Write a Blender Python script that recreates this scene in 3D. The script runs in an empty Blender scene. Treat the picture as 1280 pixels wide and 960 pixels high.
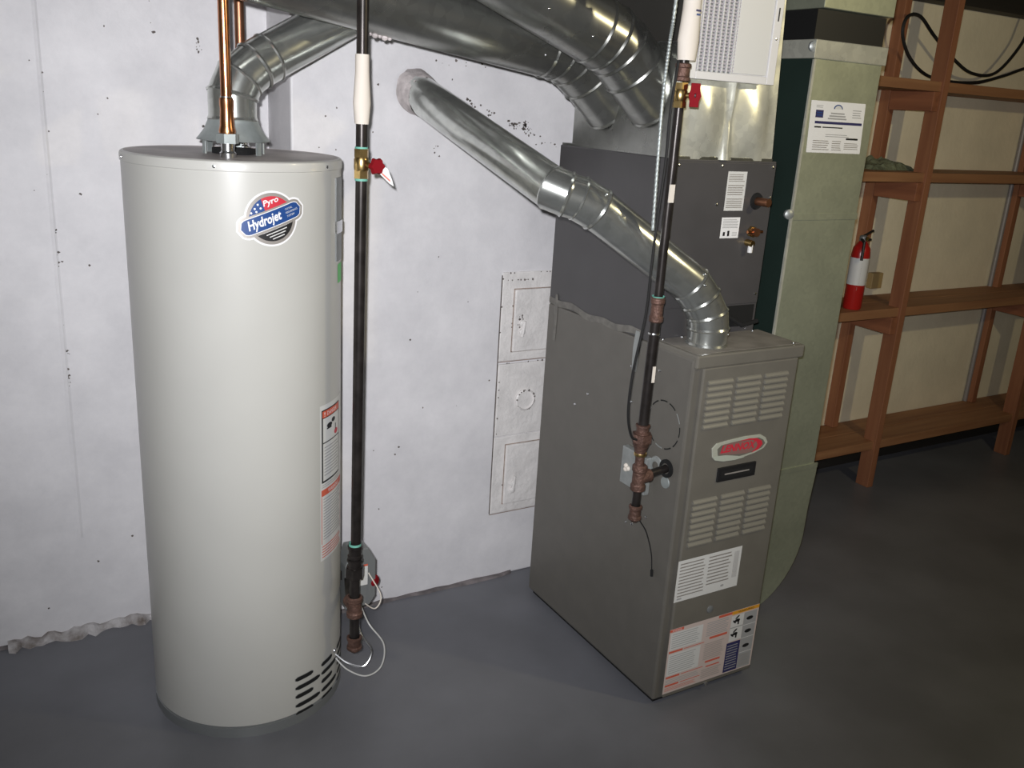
import bpy, math, random
from mathutils import Vector, Matrix
random.seed(7)
PI = math.pi
D = bpy.data
SC = bpy.context.scene
COL = SC.collection

# ------------------------------------------------------------------ camera
pitch, roll, yaw = .301203, -.0612586, .5415164
cy, sy, cp, sp = math.cos(yaw), math.sin(yaw), math.cos(pitch), math.sin(pitch)
fw = Vector((sy*cp, cy*cp, -sp)); rt = Vector((cy, -sy, 0)); dn = fw.cross(rt)
r2 = math.cos(roll)*rt + math.sin(roll)*dn
d2 = -math.sin(roll)*rt + math.cos(roll)*dn
cam = D.objects.new('camera', D.cameras.new('camera'))
COL.objects.link(cam)
m = Matrix((r2, -d2, -fw)).transposed().to_4x4()
m.translation = Vector((0, 0, 1.5515))
cam.matrix_world = m
cam.data.sensor_width = 36
cam.data.lens = 36*1128.27/1280
cam.data.clip_start = .02
SC.camera = cam

# ------------------------------------------------------------------ light
w = D.worlds.new('world'); SC.world = w; w.use_nodes = True
w.node_tree.nodes['Background'].inputs[0].default_value = (.62, .7, .8, 1)
w.node_tree.nodes['Background'].inputs[1].default_value = .08

def lamp(name, kind, loc, power, color, size, aim=None):
    l = D.lights.new(name, kind); l.energy = power; l.color = color
    if kind != 'AREA': l.shadow_soft_size = size
    else: l.size = size
    o = D.objects.new(name, l); COL.objects.link(o); o.location = loc
    if aim: o.rotation_euler = (Vector(aim)-Vector(loc)).to_track_quat('-Z', 'Y').to_euler()
    return o
# the camera's own flash, up and left of the lens; a warm bulb under the joists; a soft cool area light overhead behind the camera
fl = lamp('camera_flash', 'SPOT', (-.045, -.02, 1.60), 240, (.965, .965, 1.0), .012, (1.05, 2.1, 1.36))
fl.data.spot_size = math.radians(92); fl.data.spot_blend = 1.0; fl.data.shadow_soft_size = .015
lamp('warm_bulb', 'POINT', (2.55, .35, 2.08), 30, (1.0, .86, .52), .035)
lamp('room_light', 'AREA', (-.7, -.3, 2.18), 16, (.9, .95, 1.0), .6, (-.6, 0, 0))
SC.view_settings.view_transform = 'Standard'
SC.view_settings.look = 'None'
SC.view_settings.exposure = 0
SC.view_settings.gamma = 1
SC.view_settings.use_curve_mapping = False

# ------------------------------------------------------------------ materials
def mat(name, col, rough=.5, metal=0, var=0, vscale=8, col2=None, bump=0, bscale=60, spec=None, coat=0):
    M = D.materials.new(name); M.use_nodes = True
    nt = M.node_tree; b = nt.nodes['Principled BSDF']
    b.inputs['Base Color'].default_value = (*col, 1)
    b.inputs['Roughness'].default_value = rough
    b.inputs['Metallic'].default_value = metal
    if spec is not None: b.inputs['Specular IOR Level'].default_value = spec
    if coat: b.inputs['Coat Weight'].default_value = coat; b.inputs['Coat Roughness'].default_value = .12
    if var or bump:
        tc = nt.nodes.new('ShaderNodeTexCoord')
    if var:
        n = nt.nodes.new('ShaderNodeTexNoise'); n.inputs['Scale'].default_value = vscale; n.inputs['Detail'].default_value = 6
        nt.links.new(tc.outputs['Object'], n.inputs['Vector'])
        r = nt.nodes.new('ShaderNodeValToRGB')
        c2 = col2 or tuple(max(0, c*(1-var)) for c in col)
        c1 = col if col2 else tuple(min(1, c*(1+var)) for c in col)
        r.color_ramp.elements[0].position = .35; r.color_ramp.elements[0].color = (*c2, 1)
        r.color_ramp.elements[1].position = .65; r.color_ramp.elements[1].color = (*c1, 1)
        nt.links.new(n.outputs['Fac'], r.inputs['Fac']); nt.links.new(r.outputs['Color'], b.inputs['Base Color'])
    if bump:
        n2 = nt.nodes.new('ShaderNodeTexNoise'); n2.inputs['Scale'].default_value = bscale; n2.inputs['Detail'].default_value = 4
        nt.links.new(tc.outputs['Object'], n2.inputs['Vector'])
        bp = nt.nodes.new('ShaderNodeBump'); bp.inputs['Strength'].default_value = bump; bp.inputs['Distance'].default_value = .01
        nt.links.new(n2.outputs['Fac'], bp.inputs['Height']); nt.links.new(bp.outputs['Normal'], b.inputs['Normal'])
    return M

def galv(name, col, rough, spangle=.12, scale=55, dent=.15, metal=.9):
    """zinc-coated sheet: crystalline spangle plus soft dents"""
    M = D.materials.new(name); M.use_nodes = True
    nt = M.node_tree; b = nt.nodes['Principled BSDF']; L = nt.links.new
    tc = nt.nodes.new('ShaderNodeTexCoord')
    v = nt.nodes.new('ShaderNodeTexVoronoi'); v.inputs['Scale'].default_value = scale
    L(tc.outputs['Object'], v.inputs['Vector'])
    bw = nt.nodes.new('ShaderNodeRGBToBW'); L(v.outputs['Color'], bw.inputs['Color'])
    mr = nt.nodes.new('ShaderNodeMapRange')
    mr.inputs['To Min'].default_value = 1-spangle; mr.inputs['To Max'].default_value = 1+spangle
    L(bw.outputs['Val'], mr.inputs['Value'])
    n = nt.nodes.new('ShaderNodeTexNoise'); n.inputs['Scale'].default_value = 5; n.inputs['Detail'].default_value = 5
    L(tc.outputs['Object'], n.inputs['Vector'])
    mr2 = nt.nodes.new('ShaderNodeMapRange'); mr2.inputs['To Min'].default_value = .8; mr2.inputs['To Max'].default_value = 1.2
    L(n.outputs['Fac'], mr2.inputs['Value'])
    mu = nt.nodes.new('ShaderNodeMath'); mu.operation = 'MULTIPLY'; L(mr.outputs['Result'], mu.inputs[0]); L(mr2.outputs['Result'], mu.inputs[1])
    mx = nt.nodes.new('ShaderNodeVectorMath'); mx.operation = 'SCALE'; mx.inputs[0].default_value = col
    L(mu.outputs[0], mx.inputs['Scale']); L(mx.outputs['Vector'], b.inputs['Base Color'])
    b.inputs['Metallic'].default_value = metal
    mr3 = nt.nodes.new('ShaderNodeMapRange'); mr3.inputs['To Min'].default_value = rough-.07; mr3.inputs['To Max'].default_value = rough+.1
    L(n.outputs['Fac'], mr3.inputs['Value']); L(mr3.outputs['Result'], b.inputs['Roughness'])
    n3 = nt.nodes.new('ShaderNodeTexNoise'); n3.inputs['Scale'].default_value = 7; n3.inputs['Detail'].default_value = 2
    L(tc.outputs['Object'], n3.inputs['Vector'])
    bp = nt.nodes.new('ShaderNodeBump'); bp.inputs['Strength'].default_value = dent; bp.inputs['Distance'].default_value = .02
    L(n3.outputs['Fac'], bp.inputs['Height']); L(bp.outputs['Normal'], b.inputs['Normal'])
    return M

def painted_wall():
    M = D.materials.new('painted_masonry'); M.use_nodes = True
    nt = M.node_tree; b = nt.nodes['Principled BSDF']; L = nt.links.new
    tc = nt.nodes.new('ShaderNodeTexCoord')
    def noise(s, d=5, ro=.55):
        n = nt.nodes.new('ShaderNodeTexNoise'); n.inputs['Scale'].default_value = s; n.inputs['Detail'].default_value = d
        n.inputs['Roughness'].default_value = ro
        L(tc.outputs['Object'], n.inputs['Vector']); return n
    a = noise(4.2, 8, .68); r = nt.nodes.new('ShaderNodeValToRGB')
    r.color_ramp.elements[0].position = .3; r.color_ramp.elements[0].color = (.64, .63, .645, 1)
    r.color_ramp.elements[1].position = .7; r.color_ramp.elements[1].color = (.82, .805, .815, 1)
    L(a.outputs['Fac'], r.inputs['Fac'])
    s = noise(38, 6, .7); r3 = nt.nodes.new('ShaderNodeValToRGB')
    r3.color_ramp.elements[0].position = .735; r3.color_ramp.elements[0].color = (0, 0, 0, 1)
    r3.color_ramp.elements[1].position = .79; r3.color_ramp.elements[1].color = (1, 1, 1, 1)
    L(s.outputs['Fac'], r3.inputs['Fac'])
    mx = nt.nodes.new('ShaderNodeMix'); mx.data_type = 'RGBA'
    L(r3.outputs['Color'], mx.inputs['Factor']); L(r.outputs['Color'], mx.inputs[6]); mx.inputs[7].default_value = (.2, .18, .17, 1)
    L(mx.outputs[2], b.inputs['Base Color'])
    b.inputs['Roughness'].default_value = .55
    h1 = noise(2.5, 3); h2 = noise(70, 5)
    ad = nt.nodes.new('ShaderNodeMath'); ad.operation = 'MULTIPLY_ADD'; ad.inputs[1].default_value = .06
    L(h2.outputs['Fac'], ad.inputs[0]); L(h1.outputs['Fac'], ad.inputs[2])
    bp = nt.nodes.new('ShaderNodeBump'); bp.inputs['Strength'].default_value = .35; bp.inputs['Distance'].default_value = .03
    L(ad.outputs[0], bp.inputs['Height']); L(bp.outputs['Normal'], b.inputs['Normal'])
    return M

def wood(name, c1, c2, axis):
    M = D.materials.new(name); M.use_nodes = True
    nt = M.node_tree; b = nt.nodes['Principled BSDF']; L = nt.links.new
    tc = nt.nodes.new('ShaderNodeTexCoord'); mp = nt.nodes.new('ShaderNodeMapping')
    sc = [28, 28, 28]; sc[axis] = 1.6; mp.inputs['Scale'].default_value = sc
    L(tc.outputs['Object'], mp.inputs['Vector'])
    n = nt.nodes.new('ShaderNodeTexNoise'); n.inputs['Scale'].default_value = 1; n.inputs['Detail'].default_value = 5
    L(mp.outputs['Vector'], n.inputs['Vector'])
    r = nt.nodes.new('ShaderNodeValToRGB')
    r.color_ramp.elements[0].position = .3; r.color_ramp.elements[0].color = (*c1, 1)
    r.color_ramp.elements[1].position = .7; r.color_ramp.elements[1].color = (*c2, 1)
    L(n.outputs['Fac'], r.inputs['Fac']); L(r.outputs['Color'], b.inputs['Base Color'])
    b.inputs['Roughness'].default_value = .65
    return M

WALL = painted_wall()
PLAIN = mat('painted_iron', (.76, .735, .715), .5, 0, .08, 14, bump=.3, bscale=60)
STAIN = mat('rusty_outline', (.30, .23, .19), .8, 0, .3, 40)
CHIP = mat('chipped_paint', (.13, .11, .10), .8, 0, .3, 30)
MORTAR = mat('mortar_patch', (.56, .51, .50), .85, 0, .2, 30, bump=.6, bscale=50)
FLOOR = mat('grey_floor_paint', (.150, .153, .168), .40, 0, .14, 2.6, bump=.10, bscale=10)
RUBBLE = mat('chipped_concrete', (.55, .53, .53), .9, 0, .3, 22, col2=(.17, .14, .12), bump=.8, bscale=60)
DIRT = mat('dirty_cove', (.17, .15, .15), .8, 0, .3, 20, bump=.5, bscale=50)
CREAM = mat('cream_wall_paint', (.80, .72, .53), .75, 0, .05, 6, bump=.15, bscale=40)
DARKGREEN = mat('dark_green_shade', (.010, .022, .017), .6, 0, .2, 3)  # gloom of the unlit back room and duct side put into the colour
PLASTER = mat('old_plaster', (.3, .28, .25), .8, 0, .1, 4)  # plain brown-grey of the wall behind the camera
ENAMEL = mat('heater_enamel', (.50, .495, .46), .34, 0, .02, 5, coat=.15)
TOPM = mat('heater_top_shaded', (.46, .42, .41), .5, 0, .2, 9)  # grey-mauve shade on the heater top put into the colour
ZINC = galv('galvanized_sheet', (.60, .62, .585), .21, metal=.88)
ZINCD = galv('galvanized_dull', (.37, .375, .35), .27, .1, 45, .10, .92)
ZINCW = galv('galvanized_bright', (.84, .84, .72), .28, .10, 60, .35, .62)
ZINCR = galv('galvanized_return', (.47, .50, .38), .46, .06, 90, .10, .68)
CAST = mat('cast_zinc', (.42, .46, .45), .5, .6, .12, 30)
STEEL = mat('bright_steel', (.7, .71, .72), .22, 1)
COPPER = mat('copper', (.62, .27, .13), .26, 1, .25, 14)
COPPERD = mat('tarnished_copper', (.30, .14, .08), .4, .9, .25, 14)
BRASS = mat('brass', (.66, .47, .20), .3, 1, .2, 30)
IRON = mat('black_iron', (.035, .03, .028), .33, .55, .3, 30)
RUST = mat('rusty_malleable', (.13, .072, .055), .55, .5, .3, 40, bump=.4, bscale=150)
TEAL = mat('pipe_dope', (.16, .45, .36), .6)
RED = mat('red_plastic', (.21, .005, .010), .75, spec=.15)
REDM = mat('red_enamel', (.40, .015, .012), .28)
SLEEVE = mat('paper_sleeve', (.72, .66, .58), .7)
WHITE = mat('white_print', (.80, .80, .80), .5)
OFFW = mat('label_paper', (.66, .66, .64), .45)
GREY = mat('grey_print', (.36, .36, .36), .6)
BLACK = mat('black_print', (.012, .012, .013), .5)
BLUE = mat('blue_print', (.015, .06, .22), .4)
NAVY = mat('navy_print', (.03, .03, .11), .5)
REDP = mat('red_print', (.55, .03, .05), .45)
REDO = mat('orange_red_print', (.62, .12, .07), .5)
ORANGE = mat('orange_print', (.72, .33, .03), .5)
SILVER = mat('silver_print', (.42, .39, .36), .35, .4)
GREEN = mat('green_sticker', (.12, .62, .16), .5)
BADGE = mat('badge_cream', (.40, .41, .34), .4)
BADGE_RED = mat('badge_dull_red', (.24, .13, .115), .45)
BADGE_W = mat('badge_lens', (.42, .45, .38), .35)
PINK = mat('pinkish_paper', (.60, .50, .46), .5)
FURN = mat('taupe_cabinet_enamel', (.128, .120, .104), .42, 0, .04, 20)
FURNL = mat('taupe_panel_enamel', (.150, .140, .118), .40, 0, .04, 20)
DUST = mat('dusty_top', (.235, .215, .19), .75, 0, .25, 12)
LOUV = mat('louver_enamel', (.19, .18, .15), .42)
COIL = mat('charcoal_enamel', (.066, .063, .064), .40, 0, .06, 10)
HOLE = mat('dark_opening', (.004, .004, .004), .9)
MASTIC = mat('grey_mastic', (.165, .157, .14), .6, 0, .2, 40)
FOIL = mat('foil_tape', (.38, .40, .39), .45, .5, .1, 40)
PLWHITE = mat('white_plastic', (.72, .71, .70), .4)
MESHM = mat('filter_mesh', (.42, .39, .43), .6)
CABLE = mat('black_rubber', (.012, .012, .012), .5)
WIRE = mat('white_wire', (.55, .55, .53), .4)
BOXG = mat('control_box_grey', (.22, .23, .23), .4, .3)
CLOTH = mat('grey_green_batting', (.16, .18, .11), .95, 0, .3, 30, bump=.6, bscale=60)
W_Z = wood('pine_upright', (.23, .085, .04), (.35, .15, .07), 2)
W_X = wood('pine_board', (.25, .11, .05), (.38, .19, .085), 0)
W_Y = wood('pine_cleat', (.22, .08, .038), (.34, .13, .06), 1)
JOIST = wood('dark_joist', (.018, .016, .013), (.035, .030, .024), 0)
TOPSHADE = mat('plenum_top_shade', (.035, .033, .028), .6)  # upper plenum: its reflection of the dark ceiling put into the colour
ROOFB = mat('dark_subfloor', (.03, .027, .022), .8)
CONDUIT = mat('grey_conduit', (.30, .28, .27), .5, .3)

# ------------------------------------------------------------------ mesh building
class MB:
    def __init__(s): s.v = []; s.f = []; s.m = []; s.ms = []
    def mi(s, M):
        if M not in s.ms: s.ms.append(M)
        return s.ms.index(M)
    def add(s, vs, fs, M):
        o = len(s.v); s.v += [tuple(x) for x in vs]; k = s.mi(M)
        for f in fs: s.f.append(tuple(i+o for i in f)); s.m.append(k)
        return s
    def box(s, x0, x1, y0, y1, z0, z1, M, cut=None, T=None):
        vs = [(x, y, z) for z in (z0, z1) for y in (y0, y1) for x in (x0, x1)]
        if T: vs = [T @ Vector(v) for v in vs]
        fs = [(0, 2, 3, 1), (4, 5, 7, 6), (0, 1, 5, 4), (2, 6, 7, 3), (0, 4, 6, 2), (1, 3, 7, 5)]
        if cut: fs = [f for i, f in enumerate(fs) if i not in cut]
        return s.add(vs, fs, M)
    def tube(s, pts, r, M, n=16, cap=True):
        """mitred tube through points"""
        P = [Vector(p) for p in pts]
        rs = r if isinstance(r, (list, tuple)) else [r]*len(P)
        u = None; rings = []
        for i, p in enumerate(P):
            d0 = (P[i]-P[i-1]).normalized() if i else (P[1]-P[0]).normalized()
            d1 = (P[i+1]-P[i]).normalized() if i < len(P)-1 else d0
            t = d0+d1
            t = t.normalized() if t.length > 1e-6 else d0
            if u is None: u = t.orthogonal().normalized()
            u = (u-t*u.dot(t)).normalized(); v = t.cross(u)
            k = 1/max(.5, d0.dot(t))
            # stretch across the bend
            bend = (d1-d0)
            ring = []
            for j in range(n):
                a = 2*PI*j/n; w = u*math.cos(a)+v*math.sin(a)
                if bend.length > 1e-5:
                    bn = (bend-t*bend.dot(t)).normalized(); c = w.dot(bn); w = w+bn*c*(k-1)
                ring.append(p+w*rs[i])
            rings.append(ring)
        vs = [q for R in rings for q in R]; fs = []
        for i in range(len(P)-1):
            for j in range(n):
                a = i*n+j; b = i*n+(j+1) % n; fs.append((a, b, b+n, a+n))
        if cap: fs.append(tuple(range(n))[::-1]); fs.append(tuple(range((len(P)-1)*n, len(P)*n)))
        return s.add(vs, fs, M)
    def section(s, p, q, n0, n1, r, M, n=40, cap=False, rr=None):
        """straight pipe from p to q cut by planes with normals n0, n1"""
        p = Vector(p); q = Vector(q); d = (q-p).normalized(); n0 = Vector(n0); n1 = Vector(n1)
        u = d.orthogonal().normalized(); v = d.cross(u); vs = []
        for P_, N_, R_ in ((p, n0, r), (q, n1, rr or r)):
            for j in range(n):
                a = 2*PI*j/n; w = (u*math.cos(a)+v*math.sin(a))*R_
                vs.append(P_+w-d*(w.dot(N_)/d.dot(N_)))
        fs = [(j, (j+1) % n, n+(j+1) % n, n+j) for j in range(n)]
        return s.add(vs, fs, M)
    def lathe(s, prof, c, M, n=48, axis=(0, 0, 1), mats=None):
        ax = Vector(axis).normalized(); u = Vector((1, 0, 0)) if abs(ax.z) > .99 else ax.orthogonal().normalized(); v = ax.cross(u); c = Vector(c)
        vs = [c+ax*z+(u*math.cos(2*PI*j/n)+v*math.sin(2*PI*j/n))*max(r, 1e-5) for r, z in prof for j in range(n)]
        for i in range(len(prof)-1):
            pass
        o = len(s.v); s.v += [tuple(x) for x in vs]
        for i in range(len(prof)-1):
            k = s.mi(mats[i] if mats else M)
            for j in range(n):
                a = o+i*n+j; b = o+i*n+(j+1) % n; s.f.append((a, b, b+n, a+n)); s.m.append(k)
        return s
    def ball(s, c, r, M, n=10):
        prof = [(r*math.sin(PI*i/n), -r*math.cos(PI*i/n)) for i in range(n+1)]
        return s.lathe(prof, c, M, n=n*2)
    def prism(s, poly, M, f0, f1):
        """poly 2-D; f0,f1 map (a,b)->3-D for both ends"""
        n = len(poly); vs = [f0(*p) for p in poly]+[f1(*p) for p in poly]
        fs = [tuple(range(n)), tuple(range(2*n-1, n-1, -1))]+[(i, n+i, n+(i+1) % n, (i+1) % n) for i in range(n)]
        return s.add(vs, fs, M)
    def build(s, name, parent=None, smooth=False, bevel=0, angle=35, recalc=True):
        org = Vector(parent['org']) if parent is not None and 'org' in parent else Vector((0, 0, 0))
        me = D.meshes.new(name); me.from_pydata([tuple(Vector(v)-org) for v in s.v], [], s.f)
        for M in s.ms: me.materials.append(M)
        me.polygons.foreach_set('material_index', s.m)
        if recalc:
            import bmesh
            bm = bmesh.new(); bm.from_mesh(me); bmesh.ops.recalc_face_normals(bm, faces=bm.faces); bm.to_mesh(me); bm.free()
        if smooth:
            me.polygons.foreach_set('use_smooth', [True]*len(me.polygons))
            me.set_sharp_from_angle(angle=math.radians(angle))
        me.update()
        o = D.objects.new(name, me); COL.objects.link(o)
        if parent is not None: o.parent = parent; o['org'] = tuple(org)
        if bevel:
            b = o.modifiers.new('bevel', 'BEVEL'); b.width = bevel; b.segments = 2; b.limit_method = 'ANGLE'
        return o

def thing(name, label, cat, loc, group=None):
    o = D.objects.new(name, None); COL.objects.link(o); o.location = loc; o.empty_display_size = .05
    o['label'] = label; o['category'] = cat; o['org'] = tuple(loc)
    if group: o['group'] = group
    return o
def tag(o, label, cat, group=None):
    o['label'] = label; o['category'] = cat
    if group: o['group'] = group
    return o
def struct(o): o['kind'] = 'structure'; return o

_tc = {}
def glyphs(txt, bold=0):
    k = (txt, bold)
    if k not in _tc:
        c = D.curves.new('t', 'FONT'); c.body = txt; c.size = 1; c.align_x = 'CENTER'; c.align_y = 'CENTER'; c.offset = bold; c.resolution_u = 2
        o = D.objects.new('t', c); COL.objects.link(o)
        bpy.context.view_layer.update()
        me = o.evaluated_get(bpy.context.evaluated_depsgraph_get()).to_mesh()
        vs = [(v.co.x, v.co.y) for v in me.vertices]; fs = [tuple(p.vertices) for p in me.polygons]
        xs = [v[0] for v in vs]; w_ = max(xs)-min(xs); cx = (max(xs)+min(xs))/2
        ys = [v[1] for v in vs]; cy_ = (max(ys)+min(ys))/2
        vs = [(x-cx, y-cy_) for x, y in vs]
        D.objects.remove(o); D.curves.remove(c)
        _tc[k] = (vs, fs, w_)
    return _tc[k]

class Decal:
    """flat print laid on a surface: F(u, v, h) -> point"""
    def __init__(s, F, seg=1): s.F = F; s.b = MB(); s.seg = seg
    def poly(s, pts, M, h):
        s.b.add([s.F(u, v, h) for u, v in pts], [tuple(range(len(pts)))], M)
    def rect(s, u0, v0, u1, v1, M, h=.0006, T=None):
        n = s.seg
        vs = []; 
        for i in range(n+1):
            u = u0+(u1-u0)*i/n
            for v in (v0, v1):
                a, b = T(u, v) if T else (u, v); vs.append(s.F(a, b, h))
        s.b.add(vs, [(2*i, 2*i+2, 2*i+3, 2*i+1) for i in range(n)], M)
    def ell(s, cu, cv, a, b, M, h, n=40, T=None, a0=0, a1=2*PI):
        pts = [(cu+a*math.cos(a0+(a1-a0)*i/n), cv+b*math.sin(a0+(a1-a0)*i/n)) for i in range(n+(a1-a0 < 6.28))]
        vs = [(cu, cv)]+pts
        if a1-a0 < 6.28:
            mid = ((pts[0][0]+pts[-1][0])/2, (pts[0][1]+pts[-1][1])/2); vs[0] = mid
        P_ = [T(*p) if T else p for p in vs]
        k = len(pts)
        fs = [(0, 1+i, 1+(i+1) % k) for i in range(k if a1-a0 >= 6.28 else k-1)]
        s.b.add([s.F(u, v, h) for u, v in P_], fs, M)
    def text(s, txt, cu, cv, width, M, h=.001, height=None, shear=0, bold=0, T=None):
        vs, fs, w_ = glyphs(txt, bold)
        k = width/w_; ky = height/.72 if height else k
        out = []
        for x, y in vs:
            a, b = cu+x*k+shear*y*ky, cv+y*ky
            if T: a, b = T(a, b)
            out.append(s.F(a, b, h))
        s.b.add(out, fs, M)
    def lines(s, u0, v0, u1, v1, n, M, h=.0009, frac=.35, T=None, ragged=.15):
        dv = (v1-v0)/n
        for i in range(n):
            e = u1-(u1-u0)*ragged*random.random()
            s.rect(u0, v0+dv*(i+.3), e, v0+dv*(i+.3+frac), M, h, T)

def tilt(a, cu, cv):
    c, s_ = math.cos(a), math.sin(a)
    return lambda u, v: (cu+(u-cu)*c-(v-cv)*s_, cv+(u-cu)*s_+(v-cv)*c)

def pipe_run(parent, pts, r, M, names, bead=.004, n=40, ringM=None):
    """sheet-metal pipe: one part per straight gore, mitred at the bends, each with a crimp bead"""
    P = [Vector(p) for p in pts]
    N = []
    for i in range(len(P)):
        d0 = (P[i]-P[i-1]).normalized() if i else None
        d1 = (P[i+1]-P[i]).normalized() if i < len(P)-1 else None
        N.append(((d0 or d1)+(d1 or d0)).normalized())
    for i in range(len(P)-1):
        b = MB(); rr = r+(.0012 if i % 2 else 0)
        d = (P[i+1]-P[i]).normalized()
        b.section(P[i], P[i+1], N[i], N[i+1], rr, M, n)
        L = (P[i+1]-P[i]).length
        # bead ring near the start
        e = min(.012, L*.3)
        q0 = P[i]-d*.001; 
        if bead:
            b.section(q0, q0+d*e*.35, N[i], N[i], rr+.0005, M, n, rr=rr+bead)
            b.section(q0+d*e*.35, q0+d*e*.8, N[i], N[i], rr+bead, M, n, rr=rr+.0005)
        b.build(names[i], parent, smooth=True, angle=30)

def hexnut(b, c, r, h, M, axis=(0, 0, 1)):
    b.lathe([(0, 0), (r, 0), (r, h), (0, h)], c, M, n=6, axis=axis)

# ================================================================== SETTING
fl_ = MB()
nx, ny = 60, 40
fv = []
for j in range(ny+1):
    for i in range(nx+1):
        x = -2+8.6*i/nx; y = -2+7.4*j/ny
        fv.append((x, y, 0))
fl_.add(fv, [(j*(nx+1)+i, j*(nx+1)+i+1, (j+1)*(nx+1)+i+1, (j+1)*(nx+1)+i) for j in range(ny) for i in range(nx)], FLOOR)
struct(fl_.build('floor'))
b = MB().box(-2.12, .72, 2.59, 2.75, 0, 2.35, WALL); struct(b.build('wall_back'))
# chimney breast projecting from the wall
b = MB().box(.72, 2.0, 2.38, 2.95, 0, 2.35, WALL); struct(b.build('wall_chimney', bevel=.006))
b = MB().box(3.0, 6.6, 2.645, 2.75, 0, 2.35, CREAM); struct(b.build('wall_right_back'))
b = MB().box(-2.12, -2, -2, 2.59, 0, 2.35, WALL); struct(b.build('wall_left'))
b = MB().box(6.6, 6.7, -2, 2.75, 0, 2.35, CREAM); struct(b.build('wall_right'))
b = MB().box(-2.12, 6.7, -2.1, -2, 0, 2.35, PLASTER); struct(b.build('wall_front'))
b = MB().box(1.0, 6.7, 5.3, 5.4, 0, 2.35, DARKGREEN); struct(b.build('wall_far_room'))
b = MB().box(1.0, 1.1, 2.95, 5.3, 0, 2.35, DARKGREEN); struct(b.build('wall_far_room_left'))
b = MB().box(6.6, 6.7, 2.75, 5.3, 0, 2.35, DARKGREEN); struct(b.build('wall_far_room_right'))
b = MB().box(2.2, 3.0, 2.76, 2.80, 0.0, 2.35, DARKGREEN); struct(b.build('wall_shade_panel'))  # dark sheet across the opening, the room's shade put into its colour
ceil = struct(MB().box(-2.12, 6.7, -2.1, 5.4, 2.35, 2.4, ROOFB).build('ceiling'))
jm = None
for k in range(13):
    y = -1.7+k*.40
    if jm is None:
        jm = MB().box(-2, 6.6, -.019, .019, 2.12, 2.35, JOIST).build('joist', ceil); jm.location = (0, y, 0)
    else:
        j2 = jm.copy(); COL.objects.link(j2); j2.parent = ceil; j2.location = (0, y, 0)
# dark header over the shelving wall
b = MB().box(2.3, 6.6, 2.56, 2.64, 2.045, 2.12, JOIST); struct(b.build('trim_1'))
# chipped concrete edge at the foot of the left wall
def ragged(x0, x1, y, depth, height, M, n, seed, dy=0):
    rnd = random.Random(seed); vs = []; fs = []
    for i in range(n+1):
        x = x0+(x1-x0)*i/n; k = .35+.65*rnd.random(); d = depth*k; h = height*(.4+.6*rnd.random())
        yy = y+dy*i/n
        vs += [(x, yy-d, 0), (x, yy-d*.75, h*.45*rnd.random()+.004), (x, yy-d*.3, h*.9), (x, yy+.01, h)]
    for i in range(n):
        for j in range(3): a = i*4+j; fs.append((a, a+4, a+5, a+1))
    return MB().add(vs, fs, M)
struct(ragged(-2, .72, 2.59, .022, .010, DIRT, 34, 3).build('baseboard_back'))
struct(ragged(-.05, .36, 2.59, .045, .026, RUBBLE, 24, 5).build('trim_2'))
struct(ragged(.715, 1.47, 2.38, .018, .013, DIRT, 16, 8).build('baseboard_chimney'))
# paint flakes and dark specks on the chimney breast (shallow chips)
def chips(spots, y, name, seed):
    rnd = random.Random(seed); b = MB()
    for (cx, cz, sx, sz, n) in spots:
        for _ in range(n):
            x = cx+rnd.gauss(0, sx); z = cz+rnd.gauss(0, sz); r = rnd.uniform(.0012, .0045)
            k = 6; pts = [(x+r*rnd.uniform(.4, 1.3)*math.cos(2*PI*i/k), y-.0012, z+r*rnd.uniform(.4, 1.2)*math.sin(2*PI*i/k)) for i in range(k)]
            b.add(pts, [tuple(range(k))], CHIP)
    o = b.build(name, recalc=False); o['kind'] = 'structure'; return o
chips([(1.229, 1.553, .004, .003, 5), (1.248, 1.536, .010, .006, 8), (1.296, 1.519, .008, .008, 8), (1.372, 1.493, .012, .004, 12), (1.395, 1.490, .012, .004, 12), (1.42, 1.492, .005, .007, 20),
       (1.435, 1.480, .006, .003, 8), (1.448, 1.466, .02, .004, 8), (1.50, 1.44, .02, .004, 6), (1.24, 1.648, .04, .012, 6), (1.163, 1.644, .03, .02, 5), (1.134, 1.418, .006, .008, 5), (.76, 1.72, .012, .012, 24),
       (.79, 1.705, .006, .006, 8), (.85, 1.60, .05, .12, 5), (1.2, 1.0, .2, .3, 9), (1.0, .6, .15, .3, 8)], 2.38, 'trim_3', 4)
chips([(.166, 1.168, .002, .006, 6), (.165, 1.09, .004, .012, 9), (.166, .853, .003, .008, 6), (.165, .78, .003, .018, 9), (.54, 1.66, .003, .03, 8), (.165, 1.45, .004, .12, 6), (.35, 1.72, .1, .1, 9), (.1, 1.3, .3, .3, 18), (.05, .6, .3, .3, 10), (.44, 1.85, .03, .08, 8)], 2.59, 'trim_4', 9)

struct(MB().add([(.150, 2.5905, .30), (.160, 2.5875, .30), (.168, 2.5905, .30), (.158, 2.5905, 1.9), (.166, 2.5875, 1.9), (.172, 2.5905, 1.9)], [(0, 1, 4, 3), (1, 2, 5, 4)], WALL).build('trim_5'))
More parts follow.
